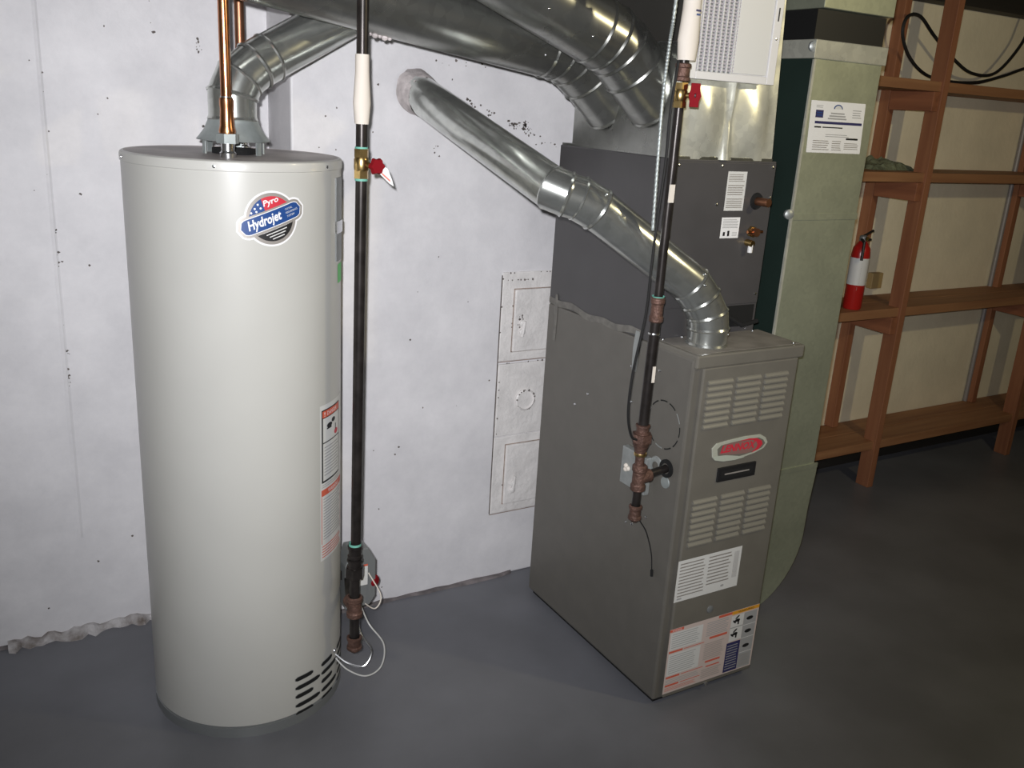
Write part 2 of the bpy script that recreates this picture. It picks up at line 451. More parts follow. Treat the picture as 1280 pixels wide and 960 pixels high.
# ================================================================== WATER HEATER
HX, HY, HR = .52, 2.16, .2415
wh = thing('water_heater', 'tall round off-white gas water heater with an oval logo sticker', 'water heater', (HX, HY, 0))
b = MB().lathe([(HR-.004, .028), (HR, .032), (HR, 1.386)], (HX, HY, 0), ENAMEL, n=128)
b.build('jacket', wh, smooth=True)
b = MB().lathe([(HR+.0002, 1.3835), (HR+.0020, 1.3845), (HR+.0020, 1.398), (HR+.0008, 1.4025), (HR-.003, 1.4052), (HR-.007, 1.4055), (HR-.009, 1.4040), (0, 1.4040)],
               (HX, HY, 0), ENAMEL, n=128, mats=[ENAMEL]*5+[TOPM]*2)
b.build('top_cap', wh, smooth=True)
b = MB().lathe([(HR-.01, 0), (HR+.001, 0), (HR+.001, .026), (HR-.006, .028)], (HX, HY, 0), BOXG, n=96)
b.build('base_ring', wh, smooth=True)
def hpt(deg, z, h=0):
    a = math.radians(deg); return Vector((HX+(HR+h)*math.cos(a), HY+(HR+h)*math.sin(a), z))
for dg in (-113, -50, -176, 30):
    a = math.radians(dg); MB().lathe([(.0, .0), (.004, 0), (.0035, .002), (0, .0028)], hpt(dg, 1.393, .0018), STEEL, n=12, axis=(math.cos(a), math.sin(a), 0)).build('screw', wh, smooth=True)
def cylF(deg0):
    return lambda u, v, h: tuple(hpt(deg0+math.degrees(u/HR), v, h))
# maker's sticker
dc = Decal(cylF(-86.0), 14); T = tilt(math.radians(20), 0, 1.288); cz = 1.288
def pill(cu, cv, L, r, M, h):
    pts = []
    for i in range(17): a = -PI/2+PI*i/16; pts.append((cu+L/2+r*math.cos(a), cv+r*math.sin(a)))
    for i in range(17): a = PI/2+PI*i/16; pts.append((cu-L/2+r*math.cos(a), cv+r*math.sin(a)))
    # strips so that it follows the curve
    top = {}
    n = 24; x0, x1 = cu-L/2-r, cu+L/2+r
    vs = []
    for i in range(n+1):
        u = x0+(x1-x0)*i/n
        e = max(0, abs(u-cu)-L/2); hh = math.sqrt(max(0, r*r-e*e))
        for v in (cv-hh, cv+hh): q = T(u, v); vs.append(dc.F(*q, h))
    dc.b.add(vs, [(2*i, 2*i+2, 2*i+3, 2*i+1) for i in range(n)], M)
def disc(cu, cv, r, M, h, v0=-9, v1=9, du0=-9, du1=9):
    n = 28; vs = []
    for i in range(n+1):
        u = max(cu-r, min(cu+r, cu-r+2*r*i/n)); u = max(du0, min(du1, u))
        hh = math.sqrt(max(0, r*r-(u-cu)**2)); a = max(cv-hh, min(v1, max(v0, cv-hh))); b_ = min(cv+hh, v1); a = max(a, v0) if v0 > cv-hh else a
        if b_ < a: b_ = a
        for v in (a, b_): q = T(u, v); vs.append(dc.F(*q, h))
    dc.b.add(vs, [(2*i, 2*i+2, 2*i+3, 2*i+1) for i in range(n)], M)
disc(0, cz, .0585, WHITE, .0006); pill(0, cz, .106, .0265, WHITE, .0007)
disc(0, cz, .0545, SILVER, .0010); pill(0, cz, .106, .0225, SILVER, .0011)
disc(0, cz, .0475, BLUE, .0014, v0=cz+.021, du1=-.008); disc(0, cz, .0475, REDP, .0014, v0=cz+.021, du0=-.008)
disc(0, cz, .0475, BLACK, .0014, v1=cz-.023)
pill(0, cz, .106, .0175, WHITE, .0016); pill(0, cz, .106, .0160, BLUE, .0019)
for (a, c) in ((-.037, .026), (-.027, .032), (-.018, .038), (-.026, .025), (-.015, .029)):
    dc.ell(a, cz+c, .0023, .0023, WHITE, .0019, 10, T)
dc.text('Pyro', .010, cz+.034, .034, WHITE, .0022, height=.012, shear=.25, bold=.02, T=T)
dc.text('Hydrojet', -.016, cz-.001, .074, WHITE, .0024, height=.0195, shear=.2, bold=.03, T=T)
for i, t in enumerate(('TOTAL', 'PERFORMANCE', 'SYSTEM')):
    dc.text(t, .042+(.005 if i == 1 else 0), cz+.008-.0075*i, .018 if i != 1 else .029, OFFW, .0024, height=.0042, T=T)
for i in range(3): dc.rect(-.024+.005*i, cz-.0295-.006*i, .024-.005*i, cz-.0275-.006*i, OFFW, .0018, T)
dc.b.build('sticker', wh, recalc=False)['label'] = 'round blue and red oval logo sticker'
# tall warning label on the right flank
dc = Decal(cylF(-42.2), 8); hw = .062
dc.rect(-hw, .430, hw, .840, OFFW, .0006)
dc.rect(-hw+.006, .640, hw-.022, .828, BLACK, .0009); dc.rect(-hw+.011, .645, hw-.027, .806, OFFW, .0012)
dc.rect(-hw+.009, .808, hw-.025, .825, REDO, .0012); dc.text('DANGER', -.008, .8165, .05, WHITE, .0016, height=.010)
dc.text('!', -hw+.018, .8165, .004, WHITE, .0016, height=.011)
dc.rect(-hw+.011, .742, hw-.027, .745, BLACK, .0015)
dc.lines(-hw+.016, .655, hw-.032, .735, 10, GREY, .0015)
dc.ell(-.022, .784, .013, .006, BLACK, .0016); dc.ell(-.002, .792, .010, .006, BLACK, .0016); dc.rect(-.035, .775, -.012, .779, BLACK, .0016)
dc.ell(.014, .757, .011, .007, REDP, .0016); dc.rect(.008, .762, .013, .778, BLACK, .0016)
dc.rect(-hw+.004, .605, hw-.004, .622, REDO, .0012); dc.text('WARNING', 0, .6135, .06, WHITE, .0016, height=.010)
dc.rect(-hw+.004, .476, -hw+.006, .604, REDO, .0012); dc.rect(hw-.006, .476, hw-.004, .604, REDO, .0012)
dc.lines(-hw+.012, .484, hw-.012, .600, 15, GREY, .0012)
dc.lines(-hw+.006, .436, hw-.006, .472, 5, REDO, .0012)
dc.lines(-hw+.006, .626, hw-.02, .637, 2, GREY, .0012)
dc.b.build('warning_label', wh, recalc=False)
# wiring strip and green tag
b = MB()
for dg, z0, z1, M, h in ((-33, 1.175, 1.366, BOXG, .003), (-33, 1.24, 1.268, STEEL, .005)):
    vs = []
    for i in range(7):
        for z in (z0, z1): vs.append(hpt(dg-6+12*i/6, z, h))
    for i in range(7):
        for z in (z0, z1): vs.append(hpt(dg-6+12*i/6, z, -.001))
    fs = [(2*i, 2*i+2, 2*i+3, 2*i+1) for i in range(6)]+[(0, 1, 15, 14), (12, 26, 27, 13)]+[(2*i, 14+2*i, 16+2*i, 2*i+2) for i in range(6)]+[(2*i+1, 2*i+3, 17+2*i, 15+2*i) for i in range(6)]
    b.add(vs, fs, M)
b.build('junction_cover', wh)
dc = Decal(cylF(-29), 4); dc.rect(-.024, 1.121, .024, 1.166, GREEN, .0008); dc.b.build('green_tag', wh, recalc=False)['label'] = 'bright green tag'
# combustion-air slots
def slot(d0, d1, z):
    b = MB(); n = 8; hz = .0055; vs = []
    for i in range(n+1):
        dg = d0+(d1-d0)*i/n; k = 1 if 0 < i < n else .45
        for s_ in (-1, 1): vs.append(hpt(dg, z+s_*hz*k, .0008))
    b.add(vs, [(2*i, 2*i+2, 2*i+3, 2*i+1) for i in range(n)], HOLE)
    vs2 = []
    for i in range(n+1):
        dg = d0-.35+(d1-d0+.7)*i/n; k = 1 if 0 < i < n else .45
        for s_ in (-1, 1): vs2.append(hpt(dg, z+s_*(hz+.0012)*k, .0005))
    b.add(vs2, [(2*i, 2*i+2, 2*i+3, 2*i+1) for i in range(n)], BOXG)
    b.build('vent_slot', wh, recalc=False)
for i, z in enumerate((.130, .104, .079, .052, .028)):
    slot(-77, -64.2 if i % 2 == 0 else -58.3, z)
    slot(-56.5, -44.5 if i % 2 == 0 else -38, z)
    slot(-36, -24 if i % 2 == 0 else -18, z)
MB().lathe([(0, 0), (.006, 0), (.005, .003), (0, .004)], hpt(-41, .135, .001), STEEL, n=12, axis=(.75, -.65, 0)).build('screw', wh, smooth=True)
# draft hood
b = MB()
b.lathe([(.080, 1.4335), (.081, 1.435), (.077, 1.439), (.063, 1.458), (.056, 1.474), (.0535, 1.482), (.050, 1.481), (.060, 1.456), (.074, 1.436), (.080, 1.4335)], (HX, HY, 0), CAST, n=48)
hood = b.build('draft_hood', wh, smooth=True)
for k in range(6):
    a = math.radians(-112+k*60); c_ = Vector((HX+.068*math.cos(a), HY+.068*math.sin(a), 0))
    Tm = Matrix.Translation((c_.x, c_.y, 0)) @ Matrix.Rotation(a, 4, 'Z')
    MB().box(-.0015, .0015, -.008, .008, 1.4035, 1.439, CAST, T=Tm).build('hood_leg', hood)
MB().lathe([(.048, 1.4045), (.048, 1.416), (.044, 1.416), (.044, 1.406), (0, 1.406)], (HX, HY, 0), HOLE, n=32).build('flue_opening', wh)
# gas control on the right flank
gc = MB(); gx, gy = .80, 2.09
gc.prism([(-.045, .21), (.025, .21), (.042, .235), (.042, .345), (.02, .385), (-.03, .385), (-.045, .34)], BOXG,
         lambda a, c: (gx+a, gy-.03, c), lambda a, c: (gx+a, gy+.03, c))
ctl = gc.build('gas_control', wh, bevel=.003)
MB().lathe([(0, 0), (.017, 0), (.017, .012), (.012, .018), (0, .018)], (gx+.036, gy-.012, .275), RED, n=20, axis=(.6, -.8, 0)).build('red_knob', ctl, smooth=True)
dc = Decal(lambda u, v, h: (gx-.01+u, gy-.030-h, v)); dc.rect(-.012, .275, .028, .335, OFFW, .0008); dc.rect(-.012, .332, .028, .338, REDO, .0012); dc.b.build('white_tag', ctl, recalc=False)
MB().tube([(.745, 2.13, .30), (gx-.04, gy, .30)], .014, IRON).build('control_neck', wh, smooth=True)
# thin tubes & wires from control to burner
def spline(pts, n=8):
    P = [Vector(p) for p in pts]; P = [2*P[0]-P[1]]+P+[2*P[-1]-P[-2]]; out = []
    for i in range(1, len(P)-2):
        for k in range(n):
            t = k/n; p0, p1, p2, p3 = P[i-1:i+3]
            out.append(.5*((2*p1)+(-p0+p2)*t+(2*p0-5*p1+4*p2-p3)*t*t+(-p0+3*p1-3*p2+p3)*t**3))
    out.append(P[-2]); return out
e1 = hpt(-38, .105, -.003)
MB().tube(spline([(gx, gy-.02, .215), (.80, 2.00, .19), (.835, 1.98, .13), (.825, 1.97, .07), (.78, 1.965, .055), (.735, 1.985, .075), e1]), .0022, WIRE, n=8).build('thermocouple_tube', wh, smooth=True)
MB().tube(spline([(gx-.01, gy-.02, .215), (.775, 2.00, .17), (.80, 1.98, .12), (.775, 1.97, .085), (.735, 1.985, .095), hpt(-38, .115, -.003)]), .0030, STEEL, n=8).build('pilot_tube', wh, smooth=True)
MB().tube(spline([(gx+.02, gy-.031, .31), (.845, 2.03, .25), (.825, 2.02, .22), (gx+.01, gy-.02, .215)]), .0018, SLEEVE, n=6).build('igniter_wire', wh, smooth=True)
# nipples on top
for (x, y) in ((.476, 2.03), (.573, 2.29)):
    b = MB(); b.lathe([(.0, 1.4045), (.017, 1.4045), (.0175, 1.414), (.014, 1.418), (.014, 1.434), (.0165, 1.436)], (x, y, 0), STEEL, n=24)
    hexnut(b, (x, y, 1.434), .0235, .020, CAST); b.lathe([(.0235, 1.434), (0, 1.4341)], (x, y, 0), CAST, n=6)
    b.build('dielectric_union', wh, smooth=True)

# ------------------------------------------------------------------ copper pipes
def copper(x, y, lab, M):
    t = thing('copper_pipe', lab, 'pipe', (x, y, 1.44))
    MB().lathe([(.017, 1.4545), (.0175, 1.460), (.0150, 1.470), (.0135, 1.505), (.0145, 1.512), (.0145, 1.525), (.0118, 1.528)], (x, y, 0), COPPER, n=28).build('adapter', t, smooth=True)
    MB().tube([(x, y, 1.52), (x, y, 1.735), (x, y-.15, 1.80), (x, y-.15, 2.11)] if y < 2.1 else [(x, y, 1.52), (x, y, 2.11)], .0112, M, n=28).build('tube', t, smooth=True)
    MB().lathe([(.0125, 1.526), (.0125, 1.530)], (x, y, 0), STEEL, n=28).build('solder_ring', t, smooth=True)
copper(.476, 2.03, 'bright copper water pipe rising from the front union on the water heater', COPPER)
copper(.573, 2.29, 'darker copper water pipe rising behind the flue of the water heater', COPPERD)

# ------------------------------------------------------------------ heater flue
f1 = thing('flue_pipe', 'shiny galvanized flue pipe elbowing from the white water heater up behind the ducts', 'flue pipe', (HX, HY, 1.485))
pts = [(.52, 2.16, 1.477), (.52, 2.16, 1.530), (.537, 2.163, 1.566), (.573, 2.170, 1.596), (.607, 2.177, 1.617), (.90, 2.225, 1.782), (1.0, 2.34, 1.84), (1.0, 2.3795, 1.84)]
pipe_run(f1, pts, .0530, ZINC, ['neck', 'elbow_section', 'elbow_section', 'elbow_section', 'straight_section', 'elbow_section', 'wall_section'], bead=.0035)
for q in ((.552, 2.122, 1.50), (.655, 2.136, 1.628)): MB().ball(q, .004, STEEL, 6).build('screw', f1, smooth=True)

# ------------------------------------------------------------------ gas pipe beside heater
GX, GY = .740, 1.93
g = thing('gas_pipe', 'black iron gas pipe with white paper sleeve standing beside the water heater', 'gas pipe', (GX, GY, .17))
MB().tube([(GX, GY, 2.12), (GX, GY, 1.435)], .0127, IRON, 20).build('upper_pipe', g, smooth=True)
MB().tube([(GX, GY, 1.375), (GX-.006, GY, .46)], .0127, IRON, 20).build('riser', g, smooth=True)
# sleeve, flattened and slightly flared at its lower third
def sleeve(parent, x, y, z0, z1, r, name='paper_sleeve'):
    b = MB(); n = 24; prof = [(0, 1.12), (.3, 1.45), (.5, 1.3), (.75, 1.12), (1, 1.1)]
    vs = []
    for t, k in prof:
        for j in range(n):
            a = 2*PI*j/n; vs.append((x+r*k*math.cos(a), y+r*1.1*math.sin(a), z0+(z1-z0)*t))
    b.add(vs, [(i*n+j, i*n+(j+1) % n, (i+1)*n+(j+1) % n, (i+1)*n+j) for i in range(len(prof)-1) for j in range(n)], SLEEVE)
    return b.build(name, parent, smooth=True)
sleeve(g, GX, GY, 1.489, 1.632, .0135)
b = MB(); hexnut(b, (GX, GY, 1.373), .0165, .018, BRASS); hexnut(b, (GX, GY, 1.419), .0165, .018, BRASS)
b.lathe([(.0140, 1.388), (.0165, 1.394), (.0165, 1.414), (.0140, 1.42)], (GX, GY, 0), BRASS, n=24)
b.lathe([(.0142, 1.437), (.0142, 1.441)], (GX, GY, 0), TEAL, n=20); b.lathe([(.0142, 1.368), (.0142, 1.373)], (GX, GY, 0), TEAL, n=20)
b.tube([(GX, GY, 1.404), (GX+.018, GY-.024, 1.402)], .006, BRASS, 12)
vb = b.build('valve_body', g, smooth=True, angle=30)
# knob handle, lobed
b = MB(); ax = Vector((.12, -.99, .05)).normalized(); o_ = Vector((GX+.024, GY-.027, 1.402)); u_ = ax.cross(Vector((0, 0, 1))).normalized(); v_ = Vector((0, 0, 1))
pr = [(.0175*(1+.12*math.cos(6*2*PI*i/36))*math.cos(2*PI*i/36), .0175*(1+.12*math.cos(6*2*PI*i/36))*math.sin(2*PI*i/36)) for i in range(36)]
b.prism(pr, RED, lambda a, c: o_+u_*a+v_*c, lambda a, c: o_+ax*.010+u_*a*.85+v_*c*.85)
b.build('valve_handle', vb, smooth=True, angle=40)
b = MB(); o2 = o_+Vector((.0, .003, 0))
tri = [(.004, .012), (-.004, -.012), (-.030, -.036), (-.040, -.042), (-.036, -.028), (-.026, -.004)]
ud = Vector((.93, -.36, 0)); b.prism([(-a, c) for a, c in tri], OFFW, lambda a, c: o2+ud*a+v_*c, lambda a, c: o2+ud*a+v_*c+ax*.001)
b.prism([(.012, -.012), (.014, -.018), (.032, -.033), (.031, -.028)], REDO, lambda a, c: o2+ax*.0011+ud*a+v_*c, lambda a, c: o2+ax*.0016+ud*a+v_*c)
b.build('paper_tag', vb)
bx_ = GX-.014
def coupling(b, x, y, z0, z1, r, M):
    h = z1-z0
    b.lathe([(r*.8, z0), (r, z0+h*.05), (r, z0+h*.22), (r*.86, z0+h*.28), (r*.86, z0+h*.72), (r, z0+h*.78), (r, z0+h*.95), (r*.8, z1)], (x, y, 0), M, n=24)
b = MB(); b.lathe([(.0155, .470), (.0155, .480)], (GX-.008, GY, 0), TEAL, n=20); coupling(b, GX-.008, GY, .438, .474, .0185, IRON); b.build('coupling', g, smooth=True, angle=30)
b = MB(); hexnut(b, (GX-.008, GY, .385), .024, .028, IRON); coupling(b, GX-.008, GY, .410, .436, .020, IRON); b.build('union', g, smooth=True, angle=30)
b = MB(); coupling(b, GX-.008, GY, .270, .330, .0205, RUST); b.tube([(GX-.008, GY, .30), (GX-.008, GY+.035, .30)], .0185, RUST, 20); b.build('tee', g, smooth=True, angle=30)
MB().tube([(GX-.008, GY+.03, .30), (gx-.03, gy-.015, .30)], .0127, IRON).build('side_nipple', g, smooth=True)
MB().tube([(GX-.008, GY, .39), (GX-.008, GY, .20)], .0127, IRON, 20).build('lower_pipe', g, smooth=True)
b = MB(); coupling(b, GX-.008, GY, .175, .212, .0195, RUST); b.lathe([(.0155, .176), (.010, .168), (0, .166)], (GX-.008, GY, 0), RUST, n=20); b.build('drip_cap', g, smooth=True, angle=30)

# ================================================================== CHIMNEY CLEAN-OUT
co = thing('cleanout_hatch', 'white-painted iron chimney clean-out with two small doors and a round plug', 'hatch', (1.55, 2.38, .23))
def slab(name, x0, x1, z0, z1, t, parent, M=PLAIN, bev=.003, y=2.381):
    return MB().box(x0, x1, y-t, y, z0, z1, M).build(name, parent, bevel=bev)
X1 = 1.73
for nm, z0, z1 in (('upper', .769, 1.055), ('lower', .240, .512)):
    fr = slab('door_frame', 1.374, X1, z0, z1, .006, co)
    dz0, dz1 = (.800, 1.000) if nm == 'upper' else (.272, .482)
    d_ = slab('door', 1.418, X1-.04, dz0, dz1, .015, co)
    MB().box(1.4155, X1-.038, 2.3740, 2.3752, dz0-.0025, dz1+.0025, STAIN).build('door_gap', co)
    for zz in (.865, .892) if nm == 'upper' else (.322, .345):
        MB().lathe([(.004, 0), (.010, .001), (.011, .006), (.006, .009), (0, .009)], (1.447, 2.366, zz), PLAIN, n=14, axis=(0, -1, 0)).build('latch_boss', d_, smooth=True)
    MB().tube([(1.447, 2.361, dz0+.05), (1.452, 2.358, dz0+.10)], .005, PLAIN, 10).build('latch', d_, smooth=True)
    MB().box(1.37, X1, 2.3735, 2.3745, z0-.002, z0+.0005, STAIN).build('rust_line', co)
mp_ = slab('middle_plate', 1.374, X1, .515, .760, .009, co)
for s_ in (0,):
    b = MB().lathe([(.030, 0), (.036, .001), (.037, .005), (.032, .008), (.030, .003), (.0, .003)], (1.478, 2.372, .634), PLAIN, n=32, axis=(0, -1, 0)); b.build('round_plug', mp_, smooth=True)
b = MB(); rnd = random.Random(12)
for k in range(70):
    e = rnd.choice([(1.374, rnd.uniform(.24, 1.05)), (rnd.uniform(1.38, 1.6), 1.052), (rnd.uniform(1.38, 1.5), 1.03), (1.415, rnd.uniform(.86, 1.0)), (1.44+rnd.gauss(0, .008), .90+rnd.gauss(0, .02)),
                    (1.478+.034*math.cos(k), .634+.034*math.sin(k)), (1.43+rnd.gauss(0, .01), .34+rnd.gauss(0, .02)), (rnd.uniform(1.37, 1.55), .765)])
    r = rnd.uniform(.001, .0032); yy = 2.3655 if 1.416 < e[0] < 1.55 and .86 < e[1] < 1.0 else 2.3742 if e[1] > .765 or e[1] < .51 else 2.3632
    b.add([(e[0]+r*1.2*math.cos(i*PI/3), yy, e[1]+r*rnd.uniform(.5, 1.8)*math.sin(i*PI/3)) for i in range(6)], [tuple(range(6))], CHIP)
b.build('paint_chips', co, recalc=False)['kind'] = 'stuff'
# dark gap along the frame's left edge
MB().box(1.3715, 1.3738, 2.377, 2.3805, .24, 1.045, CHIP).build('gap', co)

# ================================================================== FURNACE
FX0, FX1, FY0, FY1, FZ = 1.458, 1.822, 1.575, 2.24, .985
fu = thing('furnace', 'waist-high taupe metal gas furnace cabinet with louvered front and red logo badge', 'furnace', (1.64, 1.9, 0))
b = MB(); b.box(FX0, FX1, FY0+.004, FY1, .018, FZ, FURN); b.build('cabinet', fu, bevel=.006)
b = MB(); b.box(FX0+.015, FX1-.015, FY0+.02, FY1-.01, 0, .019, HOLE); b.build('plinth', fu)  # recessed base, black shadow of the gap put into its colour
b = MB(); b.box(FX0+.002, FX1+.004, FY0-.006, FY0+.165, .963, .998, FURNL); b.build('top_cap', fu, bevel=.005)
b = MB(); b.box(FX0+.010, FX1-.004, FY0+.006, FY0+.160, .9979, .9987, DUST); b.build('dusty_top', fu)
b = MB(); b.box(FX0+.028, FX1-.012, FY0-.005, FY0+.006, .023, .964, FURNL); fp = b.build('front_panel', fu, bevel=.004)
lv = None
for cols in ((1.503, .080), (1.599, .080), (1.695, .080)):
    for (zt, zb) in ((.938, .806), (.618, .480)):
        for k in range(8):
            p_ = (zt-zb)/8; z = zb+p_*k
            if lv is None:
                h = p_*.62; y = 0
                b = MB(); prof = [(0, 0), (-.0065, 0), (-.0065, h*.35), (-.003, h*.8), (0, h)]
                b.prism(prof, LOUV, lambda a, c: (0, a, c), lambda a, c: (.080, a, c))
                lv = b.build('louver', fp); me = lv.data; lv.location = Vector((cols[0], FY0-.005, z))
            else:
                o = lv.copy(); COL.objects.link(o); o.parent = fp; o.location = Vector((cols[0], FY0-.005, z))
PF = lambda u, v, h: (u, FY0-.005-h, v)
# red badge
dc = Decal(PF); T = tilt(math.radians(0), 1.64, .7)
outline = [(1.549, 0.723), (1.544, 0.748), (1.558, 0.76), (1.597, 0.764), (1.657, 0.767), (1.709, 0.765), (1.729, 0.754), (1.739, 0.739), (1.727, 0.724), (1.697, 0.715), (1.66, 0.709), (1.627, 0.706), (1.586, 0.708), (1.557, 0.715)]
b = MB(); b.prism(outline, BADGE, lambda a, c: PF(a, c, -.001), lambda a, c: PF(a, c, .003)); bd = b.build('badge', fp, bevel=.001)
mx_, mz_ = sum(p[0] for p in outline)/len(outline), sum(p[1] for p in outline)/len(outline)
dc.poly([(mx_+.004+(p[0]-mx_)*.86, mz_+(p[1]-mz_)*.74) for p in outline], FURNL, .0035)
dc.poly([(1.569, 0.729), (1.582, 0.755), (1.638, 0.757), (1.679, 0.758), (1.701, 0.754), (1.716, 0.745), (1.711, 0.732), (1.692, 0.723), (1.666, 0.719), (1.614, 0.723)], BADGE_RED, .0038)
dc.poly([(1.549, 0.725), (1.563, 0.726), (1.594, 0.724), (1.635, 0.716), (1.66, 0.709), (1.627, 0.706), (1.586, 0.708), (1.557, 0.715)], BADGE_W, .0041)
cres = [(1.63, 0.757), (1.668, 0.76), (1.696, 0.757), (1.715, 0.747), (1.719, 0.737), (1.706, 0.724), (1.682, 0.718), (1.697, 0.729), (1.701, 0.738), (1.695, 0.748), (1.68, 0.754), (1.659, 0.756)]
for i in range(len(cres)//2-1): dc.poly([cres[i], cres[i+1], cres[-2-i], cres[-1-i]], REDP, .0042)
e0, e1 = [(1.575, 0.742), (1.693, 0.741)]
dc.text('LENNOX', (e0[0]+e1[0])/2, (e0[1]+e1[1])/2, (e1[0]-e0[0])*1.0, REDP, .0046, height=.019, shear=.3, bold=.04, T=tilt(math.atan2(e1[1]-e0[1], e1[0]-e0[0]), (e0[0]+e1[0])/2, (e0[1]+e1[1])/2))
dc.b.build('badge_print', bd, recalc=False)
# dark nameplate
b = MB().box(1.574, 1.706, FY0-.010, FY0-.004, .651, .690, BLACK); b.build('nameplate', fp, bevel=.001)
dc = Decal(PF); dc.rect(1.583, .661, 1.697, .681, HOLE, .0054); dc.lines(1.596, .666, 1.69, .676, 1, SILVER, .006, .4); dc.b.build('nameplate_print', fp, recalc=False)
# white data label
dc = Decal(PF)
dc.rect(1.481, .320, 1.705, .442, OFFW, .0006)
dc.lines(1.489, .332, 1.580, .436, 11, SILVER, .0010); dc.lines(1.588, .345, 1.672, .436, 9, SILVER, .0010)
for i in range(6): dc.rect(1.680+.003*i, .350, 1.681+.003*i, .430, SILVER, .0010)
dc.rect(1.490, .326, 1.506, .331, GREY, .0012); dc.ell(1.648, .334, .006, .0035, GREY, .0012)
dc.b.build('data_label', fp, recalc=False)
# big safety label
dc = Decal(PF)
dc.rect(1.482, .036, 1.808, .238, PINK, .0006)
dc.rect(1.482, .229, 1.530, .237, REDO, .0010); dc.rect(1.655, .229, 1.705, .237, REDO, .0010); dc.rect(1.705, .226, 1.808, .237, ORANGE, .0010)
dc.text('WARNING', 1.506, .233, .032, WHITE, .0014, height=.005); dc.text('WARNING', 1.757, .2315, .06, BLACK, .0014, height=.006)
dc.rect(1.487, .172, 1.600, .226, OFFW, .0010); dc.rect(1.487, .092, 1.600, .160, OFFW, .0010)
dc.lines(1.492, .176, 1.590, .224, 7, GREY, .0013, .28); dc.lines(1.492, .096, 1.590, .156, 9, GREY, .0013, .28)
for z in (.166, .086, .060): dc.rect(1.487, z-.003, 1.535, z+.003, REDO, .0010); dc.lines(1.540, z-.003, 1.62, z+.003, 1, REDO, .0010)
dc.lines(1.487, .042, 1.610, .054, 3, REDO, .0010, .3); dc.lines(1.487, .064, 1.610, .080, 3, GREY, .0010, .3)
dc.lines(1.615, .180, 1.695, .226, 8, GREY, .0010, .4); dc.lines(1.615, .105, 1.690, .160, 9, SILVER, .0010, .3)
dc.rect(1.630, .170, 1.695, .177, REDO, .0010); dc.rect(1.625, .095, 1.680, .101, REDO, .0010); dc.rect(1.63, .08, 1.68, .084, REDO, .0010)
dc.lines(1.615, .045, 1.690, .076, 5, SILVER, .0010, .3)
dc.rect(1.705, .140, 1.752, .222, OFFW, .0010); dc.rect(1.753, .040, 1.802, .222, GREY, .0010); dc.rect(1.700, .040, 1.752, .136, NAVY, .0010)
dc.rect(1.704, .182, 1.752, .185, GREY, .0012)
for (u, v) in ((1.728, .205), (1.726, .162)):
    dc.ell(u, v, .010, .005, BLACK, .0014, 14); dc.ell(u+.005, v+.009, .009, .003, BLACK, .0014, 12, tilt(.6, u, v)); dc.ell(u-.006, v-.009, .008, .003, BLACK, .0014, 12, tilt(-.7, u, v)); dc.rect(u+.002, v-.014, u+.008, v, BLACK, .0014)
for z in (.180, .138, .090): dc.rect(1.753, z, 1.802, z+.002, OFFW, .0014); dc.ell(1.776, z+.021, .013, .006, BLACK, .0014, 14)
dc.lines(1.757, .046, 1.797, .085, 5, SILVER, .0013, .3); dc.lines(1.704, .046, 1.748, .130, 10, GREY, .0013, .3)
dc.b.build('safety_label', fp, recalc=False)
MB().lathe([(.011, 0), (.011, .002), (.007, .004), (0, .004)], (1.617, FY0-.005, .268), BOXG, n=16, axis=(0, -1, 0)).build('screw', fp, smooth=True)
MB().lathe([(.007, 0), (.006, .003), (0, .004)], (1.64, FY0-.005, .024), STEEL, n=12, axis=(0, -1, 0)).build('screw', fp, smooth=True)
for q in ((1.478, FY0+.15, .9985), (1.800, FY0+.012, .9985), (1.545, FY0+.155, .9985), (1.79, FY0+.15, .9985)):
    MB().lathe([(.005, 0), (.004, .003), (0, .004)], q, STEEL, n=10).build('screw', fu, smooth=True)
# knock-out ring on the left side
sd = FX0
b = MB(); rnd = random.Random(4)
for k in range(11):
    a0 = 2*PI*k/11+.08; a1 = 2*PI*(k+1)/11-.06
    n = 5; vs = []
    for i in range(n+1):
        a = a0+(a1-a0)*i/n
        for r in (.061, .0645): vs.append((sd-.0008, 1.662+r*math.cos(a), .792+r*math.sin(a)))
    b.add(vs, [(2*i, 2*i+1, 2*i+3, 2*i+2) for i in range(n)], HOLE if k % 4 else FOIL)
b.build('knockout_ring', fu, recalc=False)
# seam mastic, foil strips
def seam(y0, y1, z, hgt, name, seed, M):
    rnd = random.Random(seed); n = 44; vs = []
    for i in range(n+1):
        y = y0+(y1-y0)*i/n; zz = z+.0035*math.sin(i*.45)+.004*math.sin(i*.19+1)
        t = hgt*(.8+.12*rnd.random())
        vs += [(sd-.0003, y, zz-t), (sd-.0012, y, zz-t*.4), (sd-.0012, y, zz+t*.3), (sd-.0003, y, zz+t)]
    fs = [(i*4+j, i*4+j+1, i*4+j+5, i*4+j+4) for i in range(n) for j in range(3)]
    return MB().add(vs, fs, M).build(name, fu, smooth=True, angle=80)
seam(1.79, 2.235, .994, .011, 'mastic_seam', 2, MASTIC)
def strip(y, z0, z1, w_, M=FOIL):
    vs = []; n = 6
    for i in range(n+1):
        z = z0+(z1-z0)*i/n; k = w_*(.55+.45*math.sin(PI*(i+.6)/(n+1)))
        vs += [(sd-.0015, y-k/2, z), (sd-.0035, y, z), (sd-.0015, y+k/2, z)]
    MB().add(vs, [(i*3+j, i*3+j+1, i*3+j+4, i*3+j+3) for i in range(n) for j in range(2)], M).build('foil_strip', fu, smooth=True, angle=80)
strip(1.802, .895, 1.004, .026); strip(2.195, .88, 1.02, .018, MASTIC)
